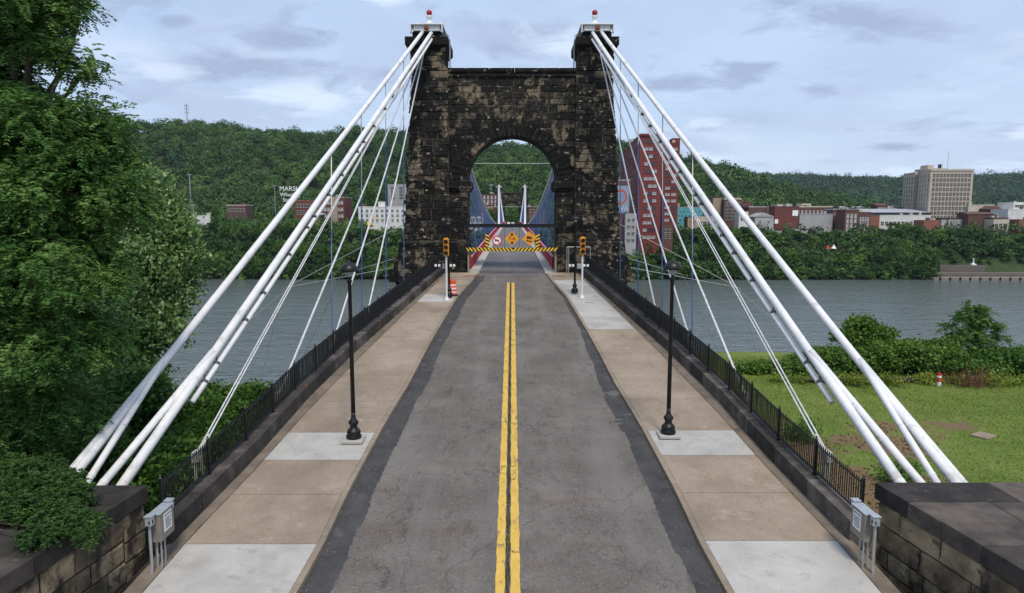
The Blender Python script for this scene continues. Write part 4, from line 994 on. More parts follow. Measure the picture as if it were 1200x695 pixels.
# ------------------------------------------------------------------ utility boxes at the wall ends
for sd in (1, -1):
    x0 = 8.32 if sd > 0 else 8.30; yA, yB_ = 15.35, 16.0; zt = -7.02; zb_ = zt-.68; zg = RA+RB*15.4
    rt = empty('utility_box', (sd*(x0+.16), 15.7, zg), 'weathered grey electrical cabinet with a white notice on pipes, at the %s wall end' % side_name(sd), 'utility box')
    mb = MB(); mb.b2(sd*x0, sd*(x0+.26), yA, yB_, zb_, zt, bev=.012); mb.b2(sd*(x0-.01), sd*(x0+.28), yA-.02, yB_+.02, zt+.001, zt+.022, 1); mb.build('cabinet', [M['box_grey'], M['galv']], rt)
    mb = MB(); mb.b2(sd*(x0-.008), sd*(x0-.001), yA+.17, yB_-.12, zb_+.18, zt-.06); lab = mb.build('notice', M['white'], rt)
    text_mesh('notice_heading', 'NOTICE', .085, M['sign_k'], rt, (sd*(x0-.012), (yA+yB_)/2+.025, zt-.12), rot=(math.pi/2, 0, -sd*math.pi/2), ext_=.001)
    mb = MB()
    for k in range(5): mb.b2(sd*(x0-.012), sd*(x0-.009), yA+.20+random.random()*.03, yB_-.15-random.random()*.04, zt-.22-k*.055, zt-.20-k*.055)
    mb.build('notice_text_lines', M['sign_k'], rt)
    for k, yy in enumerate((yA-.14, yB_+.12)):
        mb = MB(); mb.box((sd*(x0+.16), yy, zt-.07), (.16, .16, .22), 0, bev=.012); mb.box((sd*(x0+.16), yy, zt+.05), (.19, .2, .02), 0)
        mb.b2(sd*(x0+.07), sd*(x0+.076), yy-.05, yy-.01, zt-.12, zt-.04, 1); 
        mb.b2(sd*(x0+.12), sd*(x0+.15), yy-.084, yy-.0805, zt-.13, zt-.05, 1) if k == 0 else None
        mb.build('outlet_box', [M['galv'], M['sign_k']], rt)
    for (dx, yy, r) in ((.06, yA+.1, .02), (.2, yA+.16, .03), (.1, yA+.34, .022), (.2, yA-.1, .035)):
        mb = MB(); mb.tube([(sd*(x0+dx), yy, zb_ if yy > yA else zt-.1), (sd*(x0+dx), yy, zg+.15), (sd*(x0+dx), yy-.03, zg-.1)], r, 8); mb.build('conduit', M['grey_steel'], rt)

# ------------------------------------------------------------------ near vegetation
def limb_tree(rt, base, blobs, r0, fork=.3):
    mb = MB(); base = Vector(base); c = Vector((sum(b[0] for b in blobs)/len(blobs), sum(b[1] for b in blobs)/len(blobs), 0))
    topz = max(b[2] for b in blobs); f = Vector((base.x*.7+c.x*.3, base.y*.7+c.y*.3, base.z+(topz-base.z)*.45)); 
    tp = Vector((c.x, c.y, topz)); mid = f.lerp(tp, .5)
    mb.tube([base-Vector((0, 0, .4)), base+Vector((0, 0, .3)), base.lerp(f, .5)+Vector((.1, 0, 0)), f, mid, tp], [r0*1.5, r0, r0*.85, r0*.7, r0*.45, r0*.15], 10)
    for b in blobs:
        q = Vector(b[:3]); t = min(.95, max(.12, (q.z-base.z)/(topz-base.z)*.8)); s = base.lerp(f, t/.45) if t < .45 else f.lerp(tp, (t-.45)/.55)
        m_ = s.lerp(q, .5)+Vector((random.uniform(-.4, .4), random.uniform(-.4, .4), .4))
        mb.tube([s, m_, q], [r0*.35, r0*.22, r0*.08], 6)
        for k in range(5):
            d = Vector(unit(1)[0]); d.z = abs(d.z)*.6; e = q+Vector((d.x*b[3], d.y*b[4], d.z*b[5]))*.8
            mb.tube([m_.lerp(q, .6), m_.lerp(q, .6).lerp(e, .5)+Vector((0, 0, .15)), e], [r0*.12, r0*.08, r0*.03], 4)
    return mb.build('trunk', M['bark'], rt)
def frond_crown(rt, blobs, n, m, length=.42, nl=6, ll=.085, lw=.032, shell=.5, per=14, spread=.4, droop=.25):
    C0, d0, _ = blob_points(blobs, n//per, shell); C = np.repeat(C0, per, 0)+np.clip(rng.normal(size=(n//per*per, 3)), -1.7, 1.7)*spread*np.array([1, 1, .6])
    D = np.repeat(d0, per, 0)*.7+unit(len(C)); D[:, 2] -= droop; D /= np.linalg.norm(D, axis=1, keepdims=True)
    V, Q, ids = fronds(C, D, length, nl, lw, ll); base = rng.random(len(C0))
    t = .6*np.repeat(base, per)[ids]+.4*rng.random(len(C))[ids]
    return link('crown', np_mesh('crown', V, Q, [m], tint=t), rt)
def leaf_crown(rt, blobs, n, m, size=.09, aspect=.6, shell=.5, per=30, spread=.3, nm='crown'):
    C0, d0, _ = blob_points(blobs, max(1, n//per), shell); C = np.repeat(C0, per, 0)+rng.normal(size=(len(C0)*per, 3))*spread*np.array([1, 1, .7])
    V, Q = leaf_quads(C, size*rng.uniform(.6, 1.25, len(C)), aspect); t = .5*np.repeat(rng.random(len(C0)), per)+.5*rng.random(len(C))
    return link(nm, np_mesh(nm, V, Q, [m], tint=t), rt)
def pxblob(px, py, Y, r, ry=None, rz=None):
    p = atY(px, py, Y); return (p.x, p.y, p.z, r, ry or r, rz or r*.8)

# big dark locust at the left edge
B = [pxblob(20, 8, 20, 1.5), pxblob(72, 5, 20, .75, rz=.3), pxblob(25, 60, 20.5, 1.1, rz=.55), pxblob(75, 68, 20, .7, rz=.3), pxblob(-30, 30, 21, 2.), pxblob(95, 20, 20.4, .35, rz=.2), pxblob(98, 88, 20.2, .3, rz=.3),
     pxblob(10, 150, 20.5, 1.6), pxblob(60, 160, 20, 1.3), pxblob(110, 150, 20.6, .85), pxblob(125, 190, 21, .8), pxblob(90, 230, 20, 1.6), pxblob(20, 250, 20, 1.9), pxblob(130, 250, 20.6, 1.),
     pxblob(60, 320, 19.5, 1.8), pxblob(-20, 340, 19, 2.), pxblob(110, 330, 20.5, 1.2), pxblob(20, 410, 19, 1.7), pxblob(80, 410, 20, 1.5), pxblob(30, 480, 19.5, 1.4), pxblob(70, 500, 20.5, 1.3), pxblob(-20, 510, 19, 1.5),
     pxblob(-60, 120, 21, 2.4), pxblob(-70, 250, 20, 2.3), pxblob(-110, 400, 19, 2.2), pxblob(-110, 0, 22, 2.3), pxblob(-10, -40, 21, 2.), pxblob(40, 540, 20.5, 1.), pxblob(0, 200, 21.5, 1.8)]
rt = empty('locust_tree', (-15.5, 21.5, -12.2), 'tall dark green locust tree with feathery drooping leaves at the left edge', 'tree')
B = [tuple(b) for b in B]
tr = limb_tree(empty('tmp'), (-15.5, 21.5, -12.2), B, .32); tr.parent = rt; tr.location = -rt.location; bpy.data.objects.remove(bpy.data.objects['tmp'])
cr = frond_crown(rt, B, 36000, M['leaf_locust'], length=.42, nl=7, ll=.068, lw=.025, spread=.24, per=18); cr.location = -rt.location
# lighter tree behind
B = [pxblob(205, 275, 33.2, .8), pxblob(212, 300, 33.2, .7), pxblob(190, 240, 33.5, .8), pxblob(175, 215, 33.8, .7), pxblob(150, 240, 33, 1.6), pxblob(175, 270, 33, 1.7), pxblob(150, 320, 32, 2.2), pxblob(195, 310, 33, 1.2), pxblob(200, 350, 33, 1.0), pxblob(165, 380, 32, 1.9), pxblob(120, 400, 31, 2.), pxblob(95, 300, 33, 2.3), pxblob(130, 210, 34, 1.2),
     pxblob(140, 440, 31, 1.7), pxblob(208, 326, 33.4, .7), pxblob(100, 470, 30, 1.8), pxblob(185, 400, 32, .9), pxblob(60, 380, 33, 2.5)]
base = (-19.5, 33, -12.4); rt = empty('silver_maple_tree', base, 'lighter green broadleaf tree with pale leaf undersides beside the dark locust', 'tree')
t0 = empty('tmp'); tr = limb_tree(t0, base, B, .22); tr.parent = rt; tr.location = -rt.location; bpy.data.objects.remove(t0)
cr = leaf_crown(rt, B, 95000, M['leaf_maple'], size=.115, aspect=.6, per=30, spread=.36, shell=.4); cr.location = -rt.location
# bushes down the slope at the left
def shrub(name, label, base, blobs, n, m, size, aspect=.6, per=25, spread=.22, cat='shrub', group=None):
    rt = empty(name, base, label, cat, group); base = Vector(base); mb = MB()
    for b in blobs:
        q = Vector(b[:3]); s = base+Vector(((q.x-base.x)*.5, (q.y-base.y)*.5, 0)); s.z = float(height(s.x, s.y))-.05
        for k in range(3): mb.tube([s, s.lerp(q, .5)+Vector((random.uniform(-.3, .3), random.uniform(-.3, .3), .1)), q+Vector((random.uniform(-.4, .4)*b[3], random.uniform(-.4, .4)*b[4], b[5]*.3))], [.05, .035, .012], 5)
    mb.build('stems', M['bark'], rt)
    cr = leaf_crown(rt, blobs, n, m, size, aspect, .5, per, spread, 'foliage'); cr.location = -rt.location; return rt
B = [pxblob(185, 545, 24, 1.2), pxblob(230, 530, 26, 1.3), pxblob(215, 492, 29, 1.4), pxblob(262, 496, 30, 1.3), pxblob(262, 540, 26, 1.0), pxblob(295, 476, 34, 1.2), pxblob(180, 500, 28, 1.5), pxblob(250, 470, 34, 1.0), pxblob(300, 500, 31, 1.), pxblob(150, 560, 22, 1.2), pxblob(200, 575, 22, 1.1)]
shrub('leafy_bush', 'broad leafy green bush below the left cables, between locust and iron fence', (-13, 27, -12.2), B+[pxblob(240, 515, 28, 1.2), pxblob(280, 510, 30, 1.0), pxblob(205, 540, 25, 1.0)], 60000, M['leaf_bush'], .105)
B = [pxblob(150, 470, 27, 1.6), pxblob(95, 520, 24, 1.5), pxblob(120, 545, 23, 1.1), pxblob(60, 560, 22, 1.2)]
shrub('dark_bush', 'dark shaded bush under the locust tree, behind the left anchorage cables', (-16, 25, -12.2), B, 16000, M['leaf_locust'], .11)
# vine on the wall
rt = empty('wall_vine', (-9.9, 13.8, -6.7), 'bright green creeping vine spilling over the left foreground wall', 'vine')
B = []
for px, py, r in ((20, 560, .55), (55, 572, .5), (85, 580, .4), (30, 595, .5), (70, 605, .4), (95, 610, .28), (45, 625, .28), (108, 618, .13), (0, 580, .5), (75, 560, .35), (10, 545, .4), (50, 545, .35)):
    p = atZ(px, py, -6.45); B.append((p.x, p.y, -6.62+r*.35, r, r*.8, r*.55))
mb = MB()
for b in B: mb.tube([(-13, 14.5, -6.66), ((b[0]-13)/2, (b[1]+14.5)/2, -6.6), (b[0], b[1], b[2])], [.03, .022, .008], 5)
mb.build('stems', M['bark'], rt)
cr = frond_crown(rt, B, 5600, M['leaf_vine'], length=.20, nl=6, ll=.034, lw=.018, per=10, spread=.09, droop=.1); cr.location = -rt.location

# right bank hedge, bushes, small tree
def hb_(px, py, Y, r, rz=None): p = atY(px, py, Y); return (p.x, p.y, p.z, r, r, rz or r*.7)
B = [hb_(1010, 386, 46, .9, .75), hb_(992, 396, 46, .8), hb_(1030, 394, 46, .85), hb_(1012, 402, 45.8, 1.2), hb_(1020, 412, 45.5, 1.2)]
shrub('round_shrub', 'rounded bright green shrub standing above the hedge between the right cables and the river', (25.5, 50, -10.6), B, 12000, M['leaf_hedge'], .13)
B = [hb_(px, 426+random.uniform(-11, 9)-(4 if px > 1000 else 0), 44.6+random.uniform(-1.0, .8), random.uniform(.6, 1.3), random.uniform(.4, .95)) for px in range(955, 1110, 5)]
shrub('hedge', 'dense bright green hedge at the field edge, left of the striped marker post', (30, 49, -10.6), B, 42000, M['leaf_hedge'], .12, cat='hedge')
B = [hb_(px, 427+random.uniform(-10, 9), 44.2+random.uniform(-1.0, .8), random.uniform(.6, 1.2), random.uniform(.35, .75)) for px in range(1112, 1225, 5)]
shrub('hedge', 'darker tangled hedge at the field edge around the small feathery tree', (35, 48.5, -10.6), B, 42000, M['leaf_bush'], .12, cat='hedge')
B = [hb_(px, 436+random.uniform(-5, 4), 44.6+random.uniform(-1, .6), .6, .35) for px in range(872, 1000, 7)]+[hb_(930, 428, 45, .7, .5), hb_(945, 426, 45, .8, .5), hb_(965, 424, 45, .9, .6)]
shrub('low_hedge', 'low straggling green growth at the river edge, left end of the field', (22, 44.9, -10.6), B, 18000, M['leaf_hedge'], .10, cat='hedge')
B = [hb_(px, 447+random.uniform(-4, 3), 42+random.uniform(-.9, .9), random.uniform(.25, .6), random.uniform(.08, .26)) for px in range(900, 1225, 6)]
shrub('ground_cover_row', 'ragged low weeds in front of the hedge along the mown grass', (31, 44.5, -10.5), B, 12000, M['grass'], .07, cat='weeds')
B = [hb_(a, b, 44.9, r, z) for a, b, r, z in ((1135, 361, .22, .1), (1150, 365, .28, .1), (1126, 371, .38, .12), (1148, 376, .45, .14), (1111, 383, .26, .07), (1162, 383, .40, .1), (1136, 387, .55, .15), (1172, 395, .28, .09), (1122, 396, .45, .12), (1150, 398, .5, .14))]
rt = empty('sapling_tree', (30.6, 45.0, -10.6), 'small feathery dark green tree rising out of the hedge on the right', 'tree')
t0 = empty('tmp'); tr = limb_tree(t0, (30.6, 45.0, -10.6), B, .1); tr.parent = rt; tr.location = -rt.location; bpy.data.objects.remove(t0)
cr = frond_crown(rt, B, 1300, M['leaf_locust'], length=.5, nl=7, ll=.085, lw=.03, per=10, spread=.16); cr.location = -rt.location
# dead red brush
rt = MB()
for k in range(110):
    p = atZ(1138+random.gauss(0, 12), 452, -10.45); d = Vector((random.uniform(-1, 1), random.uniform(-.5, .5), random.uniform(.2, 1.1)))
    p.y += random.uniform(-.6, 1.); rt.tube([p, p+d*.5+Vector((0, 0, .1)), p+d*random.uniform(.7, 1.5)], [.02, .015, .006], 4, caps=False)
tag(rt.build('dead_brush', M['twig_red']), 'heap of dead reddish-brown brush at the foot of the hedge', 'brush')
# marker post
p = atZ(1100, 452, -10.5); rt = empty('marker_post', p, 'short red and white striped marker post in front of the hedge', 'marker post')
mb = MB()
for k, m in enumerate((0, 0, 1, 1, 0, 1)): mb.tube([p+Vector((0, 0, .13*k)), p+Vector((0, 0, .13*k+.13))], .13, 12, m)
mb.build('post', [M['white'], M['sign_red']], rt)
p = atZ(1152, 514, -10.5); mb = MB(); mb.box(p+Vector((0, 0, .12)), (.9, .75, .16), rz=.5, bev=.03); tag(mb.build('stone_slab', M['walk']), 'flat pale stone slab lying in the grass on the right', 'slab')
for k, (px, py) in enumerate(((935, 511), (1052, 560))):
    B = [(*atZ(px, py, -10.3), .5, .6, .35), (*atZ(px+10, py-8, -10.3), .4, .5, .3)]
    shrub('weed_clump', ['low green weed clump in bare soil behind the fence', 'low green weed clump beneath the right cables near the wall'][k], tuple(atZ(px, py, -10.5)), B, 1500, M['leaf_hedge'], .07, cat='weeds', group='weed clumps in the field')
# grass blades
n = 170000; X = rng.uniform(9.6, 46, n); Y = rng.uniform(14, 50, n); V0 = np.stack([X, Y, np.zeros(n)], 1); dd = dirt(V0)
keep = (rng.random(n) > dd*1.25) & (X/Y < .9); X, Y = X[keep], Y[keep]; Z = height(X, Y)+.03; n = len(X); h_ = rng.uniform(.03, .09, n)
a = rng.random(n)*6.283; w_ = .018; ax = np.stack([np.cos(a)*w_, np.sin(a)*w_, np.zeros(n)], 1); tip = np.stack([rng.normal(size=n)*.04, rng.normal(size=n)*.04, h_], 1)
Pb = np.stack([X, Y, Z], 1); V = np.stack([Pb-ax, Pb+ax, Pb+ax*.25+tip, Pb-ax*.25+tip], 1).reshape(-1, 3)
tag(link('grass', np_mesh('grass', V, np.arange(4*n).reshape(n, 4), [M['grass']], tint=rng.random(n))), 'rough mown green grass of the field on the right', 'grass', kind='stuff')
# weeds and rubble on the bare soil
n = 5000; X = rng.uniform(9.4, 19, n); Y = rng.uniform(15, 36, n); keep = dirt(np.stack([X, Y, X*0], 1)) > .4; X, Y = X[keep], Y[keep]; n = len(X)
V, Q = leaf_quads(np.stack([X, Y, height(X, Y)+.05], 1), rng.uniform(.03, .09, n), .7); M['chips'] = flat('soil_chips', (.15, .10, .065), .95, var=.5, scale=3)
tag(link('loose_soil_litter', np_mesh('loose_soil_litter', V, Q, [M['chips']])), 'loose stones and dry litter on the bare brown soil', 'litter', kind='stuff')

# ------------------------------------------------------------------ hillside forests
def forest(name, label, n, area, R0, m, nq, lsz):
    """one merged mass of crowns; area gives X, Y sampling"""
    X, Y = area(n); Z = height(X, Y); n = len(X)
    rad = R0*rng.uniform(.55, 1.45, n); hgt = rad*rng.uniform(1.0, 1.4, n); zc = Z+hgt*.6+.5
    d = unit(n*nq); d[:, 2] = np.abs(d[:, 2])*1.0-.18*(rng.random(n*nq)); rr = rng.uniform(.78, 1.08, n*nq)
    em = rng.random(n) < .08; hgt = hgt*np.where(em, 1.25, 1.); zc = zc+em*1.5
    lob = 1+.18*np.sin(d[:, 0]*5+np.repeat(rng.random(n)*6, nq))*np.cos(d[:, 1]*5+np.repeat(rng.random(n)*6, nq))
    P = np.stack([np.repeat(X, nq)+d[:, 0]*rr*lob*np.repeat(rad, nq), np.repeat(Y, nq)+d[:, 1]*rr*lob*np.repeat(rad, nq), np.repeat(zc, nq)+d[:, 2]*rr*lob*np.repeat(hgt*.85, nq)], 1)
    nrm = d+rng.normal(size=d.shape)*.33; nrm /= np.linalg.norm(nrm, axis=1, keepdims=True)
    A = np.cross(nrm, unit(len(nrm))); A /= np.linalg.norm(A, axis=1, keepdims=True)+1e-9; Bv = np.cross(nrm, A)
    s = (lsz*rng.uniform(.6, 1.3, len(P)))[:, None]
    V = np.stack([P-A*s, P-Bv*s*.75, P+A*s, P+Bv*s*.75], 1).reshape(-1, 3)
    lf = .5+.5*np.sin(X/47+1.7*np.sin(Y/61))*np.cos(Y/39+X/83); tint = np.clip(np.repeat(.42*rng.random(n)**1.4+.28*lf, nq)+.32*rng.random(n*nq), 0, 1)
    o = link(name, np_mesh(name, V, np.arange(4*len(P)).reshape(-1, 4), [m], tint=tint)); return tag(o, label, 'forest', kind='stuff')
def areaA(n):
    Y = 455+(YA+55-455)*rng.random(n)**.8; pmax = interp(Y, [(455, 1000), (880, 1000)]); px = rng.uniform(-200, 1020, n); X = (px-600)/800*Y
    keep = ~((px > 560) & (px < 640) & (Y < 0)); return X[keep], Y[keep]
def areaD(n):
    Y = rng.uniform(349.5, 452, n); px = rng.uniform(-100, 1300, n); X = (px-600)/800*Y; keep = (np.abs(X) > 8) & ((Y < 392) | (px < 430)) & ~((px > 1096) & (Y < 366)); return X[keep], Y[keep]
forest('bank_undergrowth', 'thick green undergrowth covering the far river bank', 4600, areaD, 2.8, M['leaf_hill'], 60, .62)
forest('hillside_forest', 'dense green wooded hillside rising behind the far bank', 4300, areaA, 6.2, M['leaf_hill'], 260, .85)
def areaB(n):
    px = rng.uniform(700, 1400, n); Y = 1180+(YB+90-1180)*rng.random(n)**.8; return (px-600)/800*Y, Y
forest('distant_ridge_forest', 'bluish wooded ridge on the far horizon at the right', 5000, areaB, 10., M['leaf_farhill'], 120, 1.8)
def areaC(n):
    px = rng.uniform(640, 1300, n); Y = rng.uniform(640, 1180, n); X = (px-600)/800*Y; keep = (interp(px, RIDGE_A) > 200); return X[keep], Y[keep]
forest('valley_woods', 'wooded lower ground behind the town at the right', 1800, areaC, 6.5, M['leaf_hill'], 60, 1.6)

# ------------------------------------------------------------------ trees on the far bank
def proto(k):
    r = 4.6; H = 12.; blobs = [(random.uniform(-1.9, 1.9), random.uniform(-1.9, 1.9), random.uniform(4., 9.4), random.uniform(2., 3.1), random.uniform(2., 3.1), random.uniform(1.7, 2.6)) for _ in range(9)]+[(0, 0, 10, 1.7, 1.7, 1.5), (0, 0, 5, 3.6, 3.6, 3.)]
    C0, d0, _ = blob_points(blobs, 95, .35); per = 17; C = np.repeat(C0, per, 0)+rng.normal(size=(len(C0)*per, 3))*np.array([.55, .55, .38])
    nr = np.repeat(d0, per, 0)+rng.normal(size=(len(C), 3))*.6; nr /= np.linalg.norm(nr, axis=1, keepdims=True)
    A = np.cross(nr, unit(len(nr))); A /= np.linalg.norm(A, axis=1, keepdims=True)+1e-9
    V, Q = leaf_quads(C, .42*rng.uniform(.6, 1.3, len(C)), .7, A)
    t = .5*np.repeat(rng.random(len(C0)), per)+.5*rng.random(len(C))
    cm = np_mesh('crown', V, Q, [M['leaf_bank']], tint=t)
    mb = MB(); mb.tube([(0, 0, -1), (0, 0, 3), (.2, .1, 7), (.1, 0, 10)], [.34, .27, .17, .05], 7)
    for b in blobs[:6]: mb.tube([(0, 0, 3.2), (b[0]*.5, b[1]*.5, b[2]*.75), b[:3]], [.14, .09, .03], 5)
    tm = mb.build('trunk', M['bark']); me = tm.data; bpy.data.objects.remove(tm); return cm, me
protos = [proto(k) for k in range(6)]
TOPS = [(-100, 255), (150, 257), (230, 264), (258, 250), (300, 262), (335, 257), (370, 266), (400, 262), (425, 264), (450, 268), (480, 268), (545, 270), (600, 263), (655, 270), (730, 270), (760, 277), (790, 268), (800, 264), (830, 263), (865, 264), (890, 271.5), (960, 271.5), (985, 278), (1000, 276), (1035, 266),
        (1050, 258), (1062, 257), (1080, 272), (1105, 265), (1125, 262), (1150, 268), (1168, 282), (1182, 284), (1195, 276), (1300, 270)]
def place_lab(px):
    for lim, s in ((250, 'below the cell tower hill'), (335, 'below the letter sign'), (420, 'below the brick factory'), (545, 'below the long white building'), (655, 'seen through the arch'), (800, 'at the foot of the red tower block'), (880, 'below the teal building'),
                   (985, 'below the parked cars'), (1060, 'below the row of brick houses'), (1145, 'below the beige office block'), (9999, 'at the right end')):
        if px < lim: return s
for row, (Y0, dy, dtop, w0, desc) in enumerate(((352.5, 2.5, 40, 1.0, 'low waterside tree'), (364, 3.5, 20, 1.05, 'middle-slope tree'), (383, 4., 0, 1.0, 'top-of-bank tree'))):
    px = 100. if row else 110.
    while px < 1290:
        px += random.uniform(9.5, 15)
        if row == 0 and px > 1098: continue
        if row == 1 and 1098 < px < 1180: dtop_ = 26
        else: dtop_ = dtop
        if row == 1 and 962 < px < 986: continue
        if 570 < px < 630 and row < 3 and abs(px-600) < 24: continue
        Y = Y0+random.uniform(-dy, dy)+ (8 if (row == 1 and px > 1098) else 0)
        X = (px-600)/800*Y; gz_ = float(height(X, Y)); yp = float(interp(px, TOPS))+dtop_+random.uniform(-2, 5); zt = (252-yp)/800*Y
        hh = max(5., zt-gz_); k = random.randrange(6); cm, tm = protos[k]; s = hh/12.; ws = random.uniform(.85, 1.2)
        rt = empty('bank_tree', (X, Y, gz_), 'green %s across the river, %s' % (desc, place_lab(px)), 'tree', 'far bank trees: %s %s' % (desc, place_lab(px)))
        rt.scale = (ws, ws, s); rt.rotation_euler.z = random.random()*6.28
        link('crown', cm, rt); link('trunk', tm, rt)
# a brighter tree standing at the water by the wharf, and a yellow-green one on the left
M['leaf_bright'] = LEAF('bright_tree_leaf', (.03, .07, .012), (.07, .15, .02), (.12, .22, .035), .45, .2, sc=.15)
for (px, yb, yt, Y, ws, lab, nm) in ((1088, 326, 288, 351, 1.25, 'bright rounded green tree at the water edge beside the wharf', 'round_tree'), (255, 262, 238, 392, .8, 'small yellow-green tree standing above the far bank trees, left of the letter sign', 'young_tree'),
                                     (435, 240, 212, 470, 1.3, 'broad yellow-green tree behind the white building', 'broad_tree'), (575, 262, 243, 398, .8, 'green tree left of the roadway seen through the arch', 'town_tree'), (607, 268, 244, 470, 1.1, 'green tree in the far tower portal at the end of the deck', 'town_tree')):
    X = (px-600)/800*Y; z0 = (252-yb)/800*Y; z0 = min(z0, float(height(X, Y))) if Y < 500 else z0; zt = (252-yt)/800*Y
    rt = empty(nm, (X, Y, z0), lab, 'tree'); rt.scale = (ws, ws, (zt-z0)/12.)
    cm = protos[1][0].copy(); cm.materials.clear(); cm.materials.append(M['leaf_bright']); link('crown', cm, rt); link('trunk', protos[1][1], rt)

# ------------------------------------------------------------------ town buildings
def fm(nm, c, var=.12, **k): return mat(nm, [(.3, tuple(x*(1-var) for x in c)), (.7, tuple(x*(1+var) for x in c))], scale=.25, detail=8, rough=.85, layers=[(.5, 7, .6, .72, tuple(x*.6 for x in c), .5, (1, 1, .4))], **k)
BM = {'red': fm('red_brick', (.17, .038, .032)), 'redbrown': fm('red_brown_brick', (.135, .045, .038)), 'brick': fm('brown_brick', (.115, .058, .045)), 'orange': fm('orange_brick', (.24, .10, .065)), 'white': fm('white_wall', (.62, .62, .60)), 'cream': fm('cream_wall', (.48, .44, .36)), 'beige': fm('beige_stone', (.44, .385, .31)),
      'grey': fm('grey_wall', (.33, .33, .33)), 'dark': fm('dark_roof', (.045, .042, .042)), 'roofgrey': fm('metal_roof', (.34, .36, .39)), 'teal': fm('teal_wall', (.10, .35, .39)), 'purple': fm('brown_wall', (.11, .065, .055)), 'tan': fm('tan_wall', (.34, .27, .2)), 'darkblue': fm('blue_grey_panel', (.05, .06, .085)), 'stone_brown': fm('brown_river_stone', (.13, .11, .10)), 'wharf': fm('wharf_stone', (.22, .19, .165))}
winmesh = {}
def win_mesh(w, h, gm, fr=None):
    key = (round(w, 2), round(h, 2), gm, fr)
    if key not in winmesh:
        mb = MB(); mb.b2(-w/2, w/2, -.05, .02, -h/2, h/2, 1); mb.b2(-w/2-.12, w/2+.12, -.16, .02, -h/2-.22, -h/2-.01, 0); mb.b2(-w/2, w/2, -.09, -.052, -.05, .05, 0); mb.b2(-.05, .05, -.1, -.052, -h/2, h/2, 0)
        mb.b2(-w/2-.12, w/2+.12, -.12, .02, h/2+.01, h/2+.2, 0)
        o = mb.build('window', [BM[fr] if fr else (BM['cream'] if gm != 'glass_w' else BM['white']), M['glass'] if gm != 'glass_l' else M['glass_l']]); winmesh[key] = o.data; bpy.data.objects.remove(o)
    return winmesh[key]
def building(name, label, cat, foot, z0, z1, wall, fac=(), roof=None, parapet=.6, roofmat='dark', cap=None, skip=None):
    """foot: polygon; fac: (edge i, cols, rows, w, h, zlo, zhi, margin, glass)"""
    c = Vector((sum(p[0] for p in foot)/len(foot), sum(p[1] for p in foot)/len(foot), z0)); rt = empty(name, c, label, cat)
    mb = MB(); mb.prism(foot, z0-6, z1); mb.build('wall', BM[wall], rt)
    mb = MB(); cc = c
    if roof == 'gable_y' or roof == 'gable_x' or roof == 'shed':
        xs_ = [p[0] for p in foot]; ys_ = [p[1] for p in foot]; x0, x1, y0, y1 = min(xs_)-.4, max(xs_)+.4, min(ys_)-.4, max(ys_)+.4; hh = parapet
        if roof == 'gable_y': mb.add([(x0, y0, z1), (x1, y0, z1), (x1, y1, z1), (x0, y1, z1), ((x0+x1)/2, y0, z1+hh), ((x0+x1)/2, y1, z1+hh)], [(0, 1, 4), (3, 5, 2), (0, 4, 5, 3), (1, 2, 5, 4), (0, 3, 2, 1)])
        elif roof == 'gable_x': mb.add([(x0, y0, z1), (x1, y0, z1), (x1, y1, z1), (x0, y1, z1), (x0, (y0+y1)/2, z1+hh), (x1, (y0+y1)/2, z1+hh)], [(0, 1, 5, 4), (3, 4, 5, 2), (0, 4, 3), (1, 2, 5), (0, 3, 2, 1)])
        else: mb.add([(x0, y0, z1), (x1, y0, z1), (x1, y1, z1), (x0, y1, z1), (x0, y1, z1+hh), (x1, y1, z1+hh)], [(0, 1, 5, 4), (0, 4, 3), (1, 2, 5), (3, 4, 5, 2), (0, 3, 2, 1)])
    else:
        f2 = [((p[0]-cc.x)*1.015+cc.x, (p[1]-cc.y)*1.015+cc.y) for p in foot]; mb.prism(f2, z1+.01, z1+.01+parapet)
    mb.build('roof', BM[roofmat], rt)
    xs_ = [p[0] for p in foot]; ys_ = [p[1] for p in foot]
    if not roof and len(foot) == 4 and max(xs_)-min(xs_) > 6:
        for k in range(random.choice((1, 2, 3))):
            ux = random.uniform(min(xs_)+1.5, max(xs_)-1.5); uy = random.uniform(min(ys_)+1.5, min(ys_)+5); uh = random.uniform(.7, 1.8); mu_ = MB(); mu_.b2(ux-random.uniform(.4, 1.1), ux+random.uniform(.4, 1.1), uy, uy+1.4, z1+parapet, z1+parapet+uh); mu_.build(random.choice(('chimney', 'roof_unit')), BM[random.choice(('grey', 'brick', 'dark', 'cream'))], rt)
    count = 0; extra = MB()
    for (ei, cols, rows, w, h, zlo, zhi, mg, gl) in fac:
        a = Vector((*foot[ei], 0)); b_ = Vector((*foot[(ei+1) % len(foot)], 0)); u = (b_-a); Ln = u.length; u.normalize(); nr = Vector((u.y, -u.x, 0)); ang = math.atan2(u.y, u.x)
        for r_ in range(rows-1, -1, -1):
            for k in range(cols):
                if skip and skip(ei, k, r_): continue
                p = a+u*(mg+(Ln-2*mg)*(k+.5)/cols)+nr*.02; p.z = zlo+(zhi-zlo)*(r_+.5)/rows
                g2_ = gl
                if gl == 'mix': g2_ = 'glass_l' if random.random() < .55 else 'glass'
                me = win_mesh(w, h, g2_, 'red' if gl == 'mix' else None)
                if count < 100: o = link('window', me, rt); o.location = p-c; o.rotation_euler.z = ang; count += 1
                else:
                    Mt = Matrix.Rotation(ang, 3, 'Z')
                    extra.add([p+Mt@v.co for v in me.vertices], [tuple(f.vertices) for f in me.polygons], 0); n_f = len(me.polygons)
                    for q in range(n_f): extra.m[-n_f+q] = me.polygons[q].material_index
    if extra.v: o = extra.build('windows', [BM['cream'], M['glass']], rt); o['kind'] = 'stuff'
    return rt
def zpx(y, Y): return (252-y)/800*Y*.988
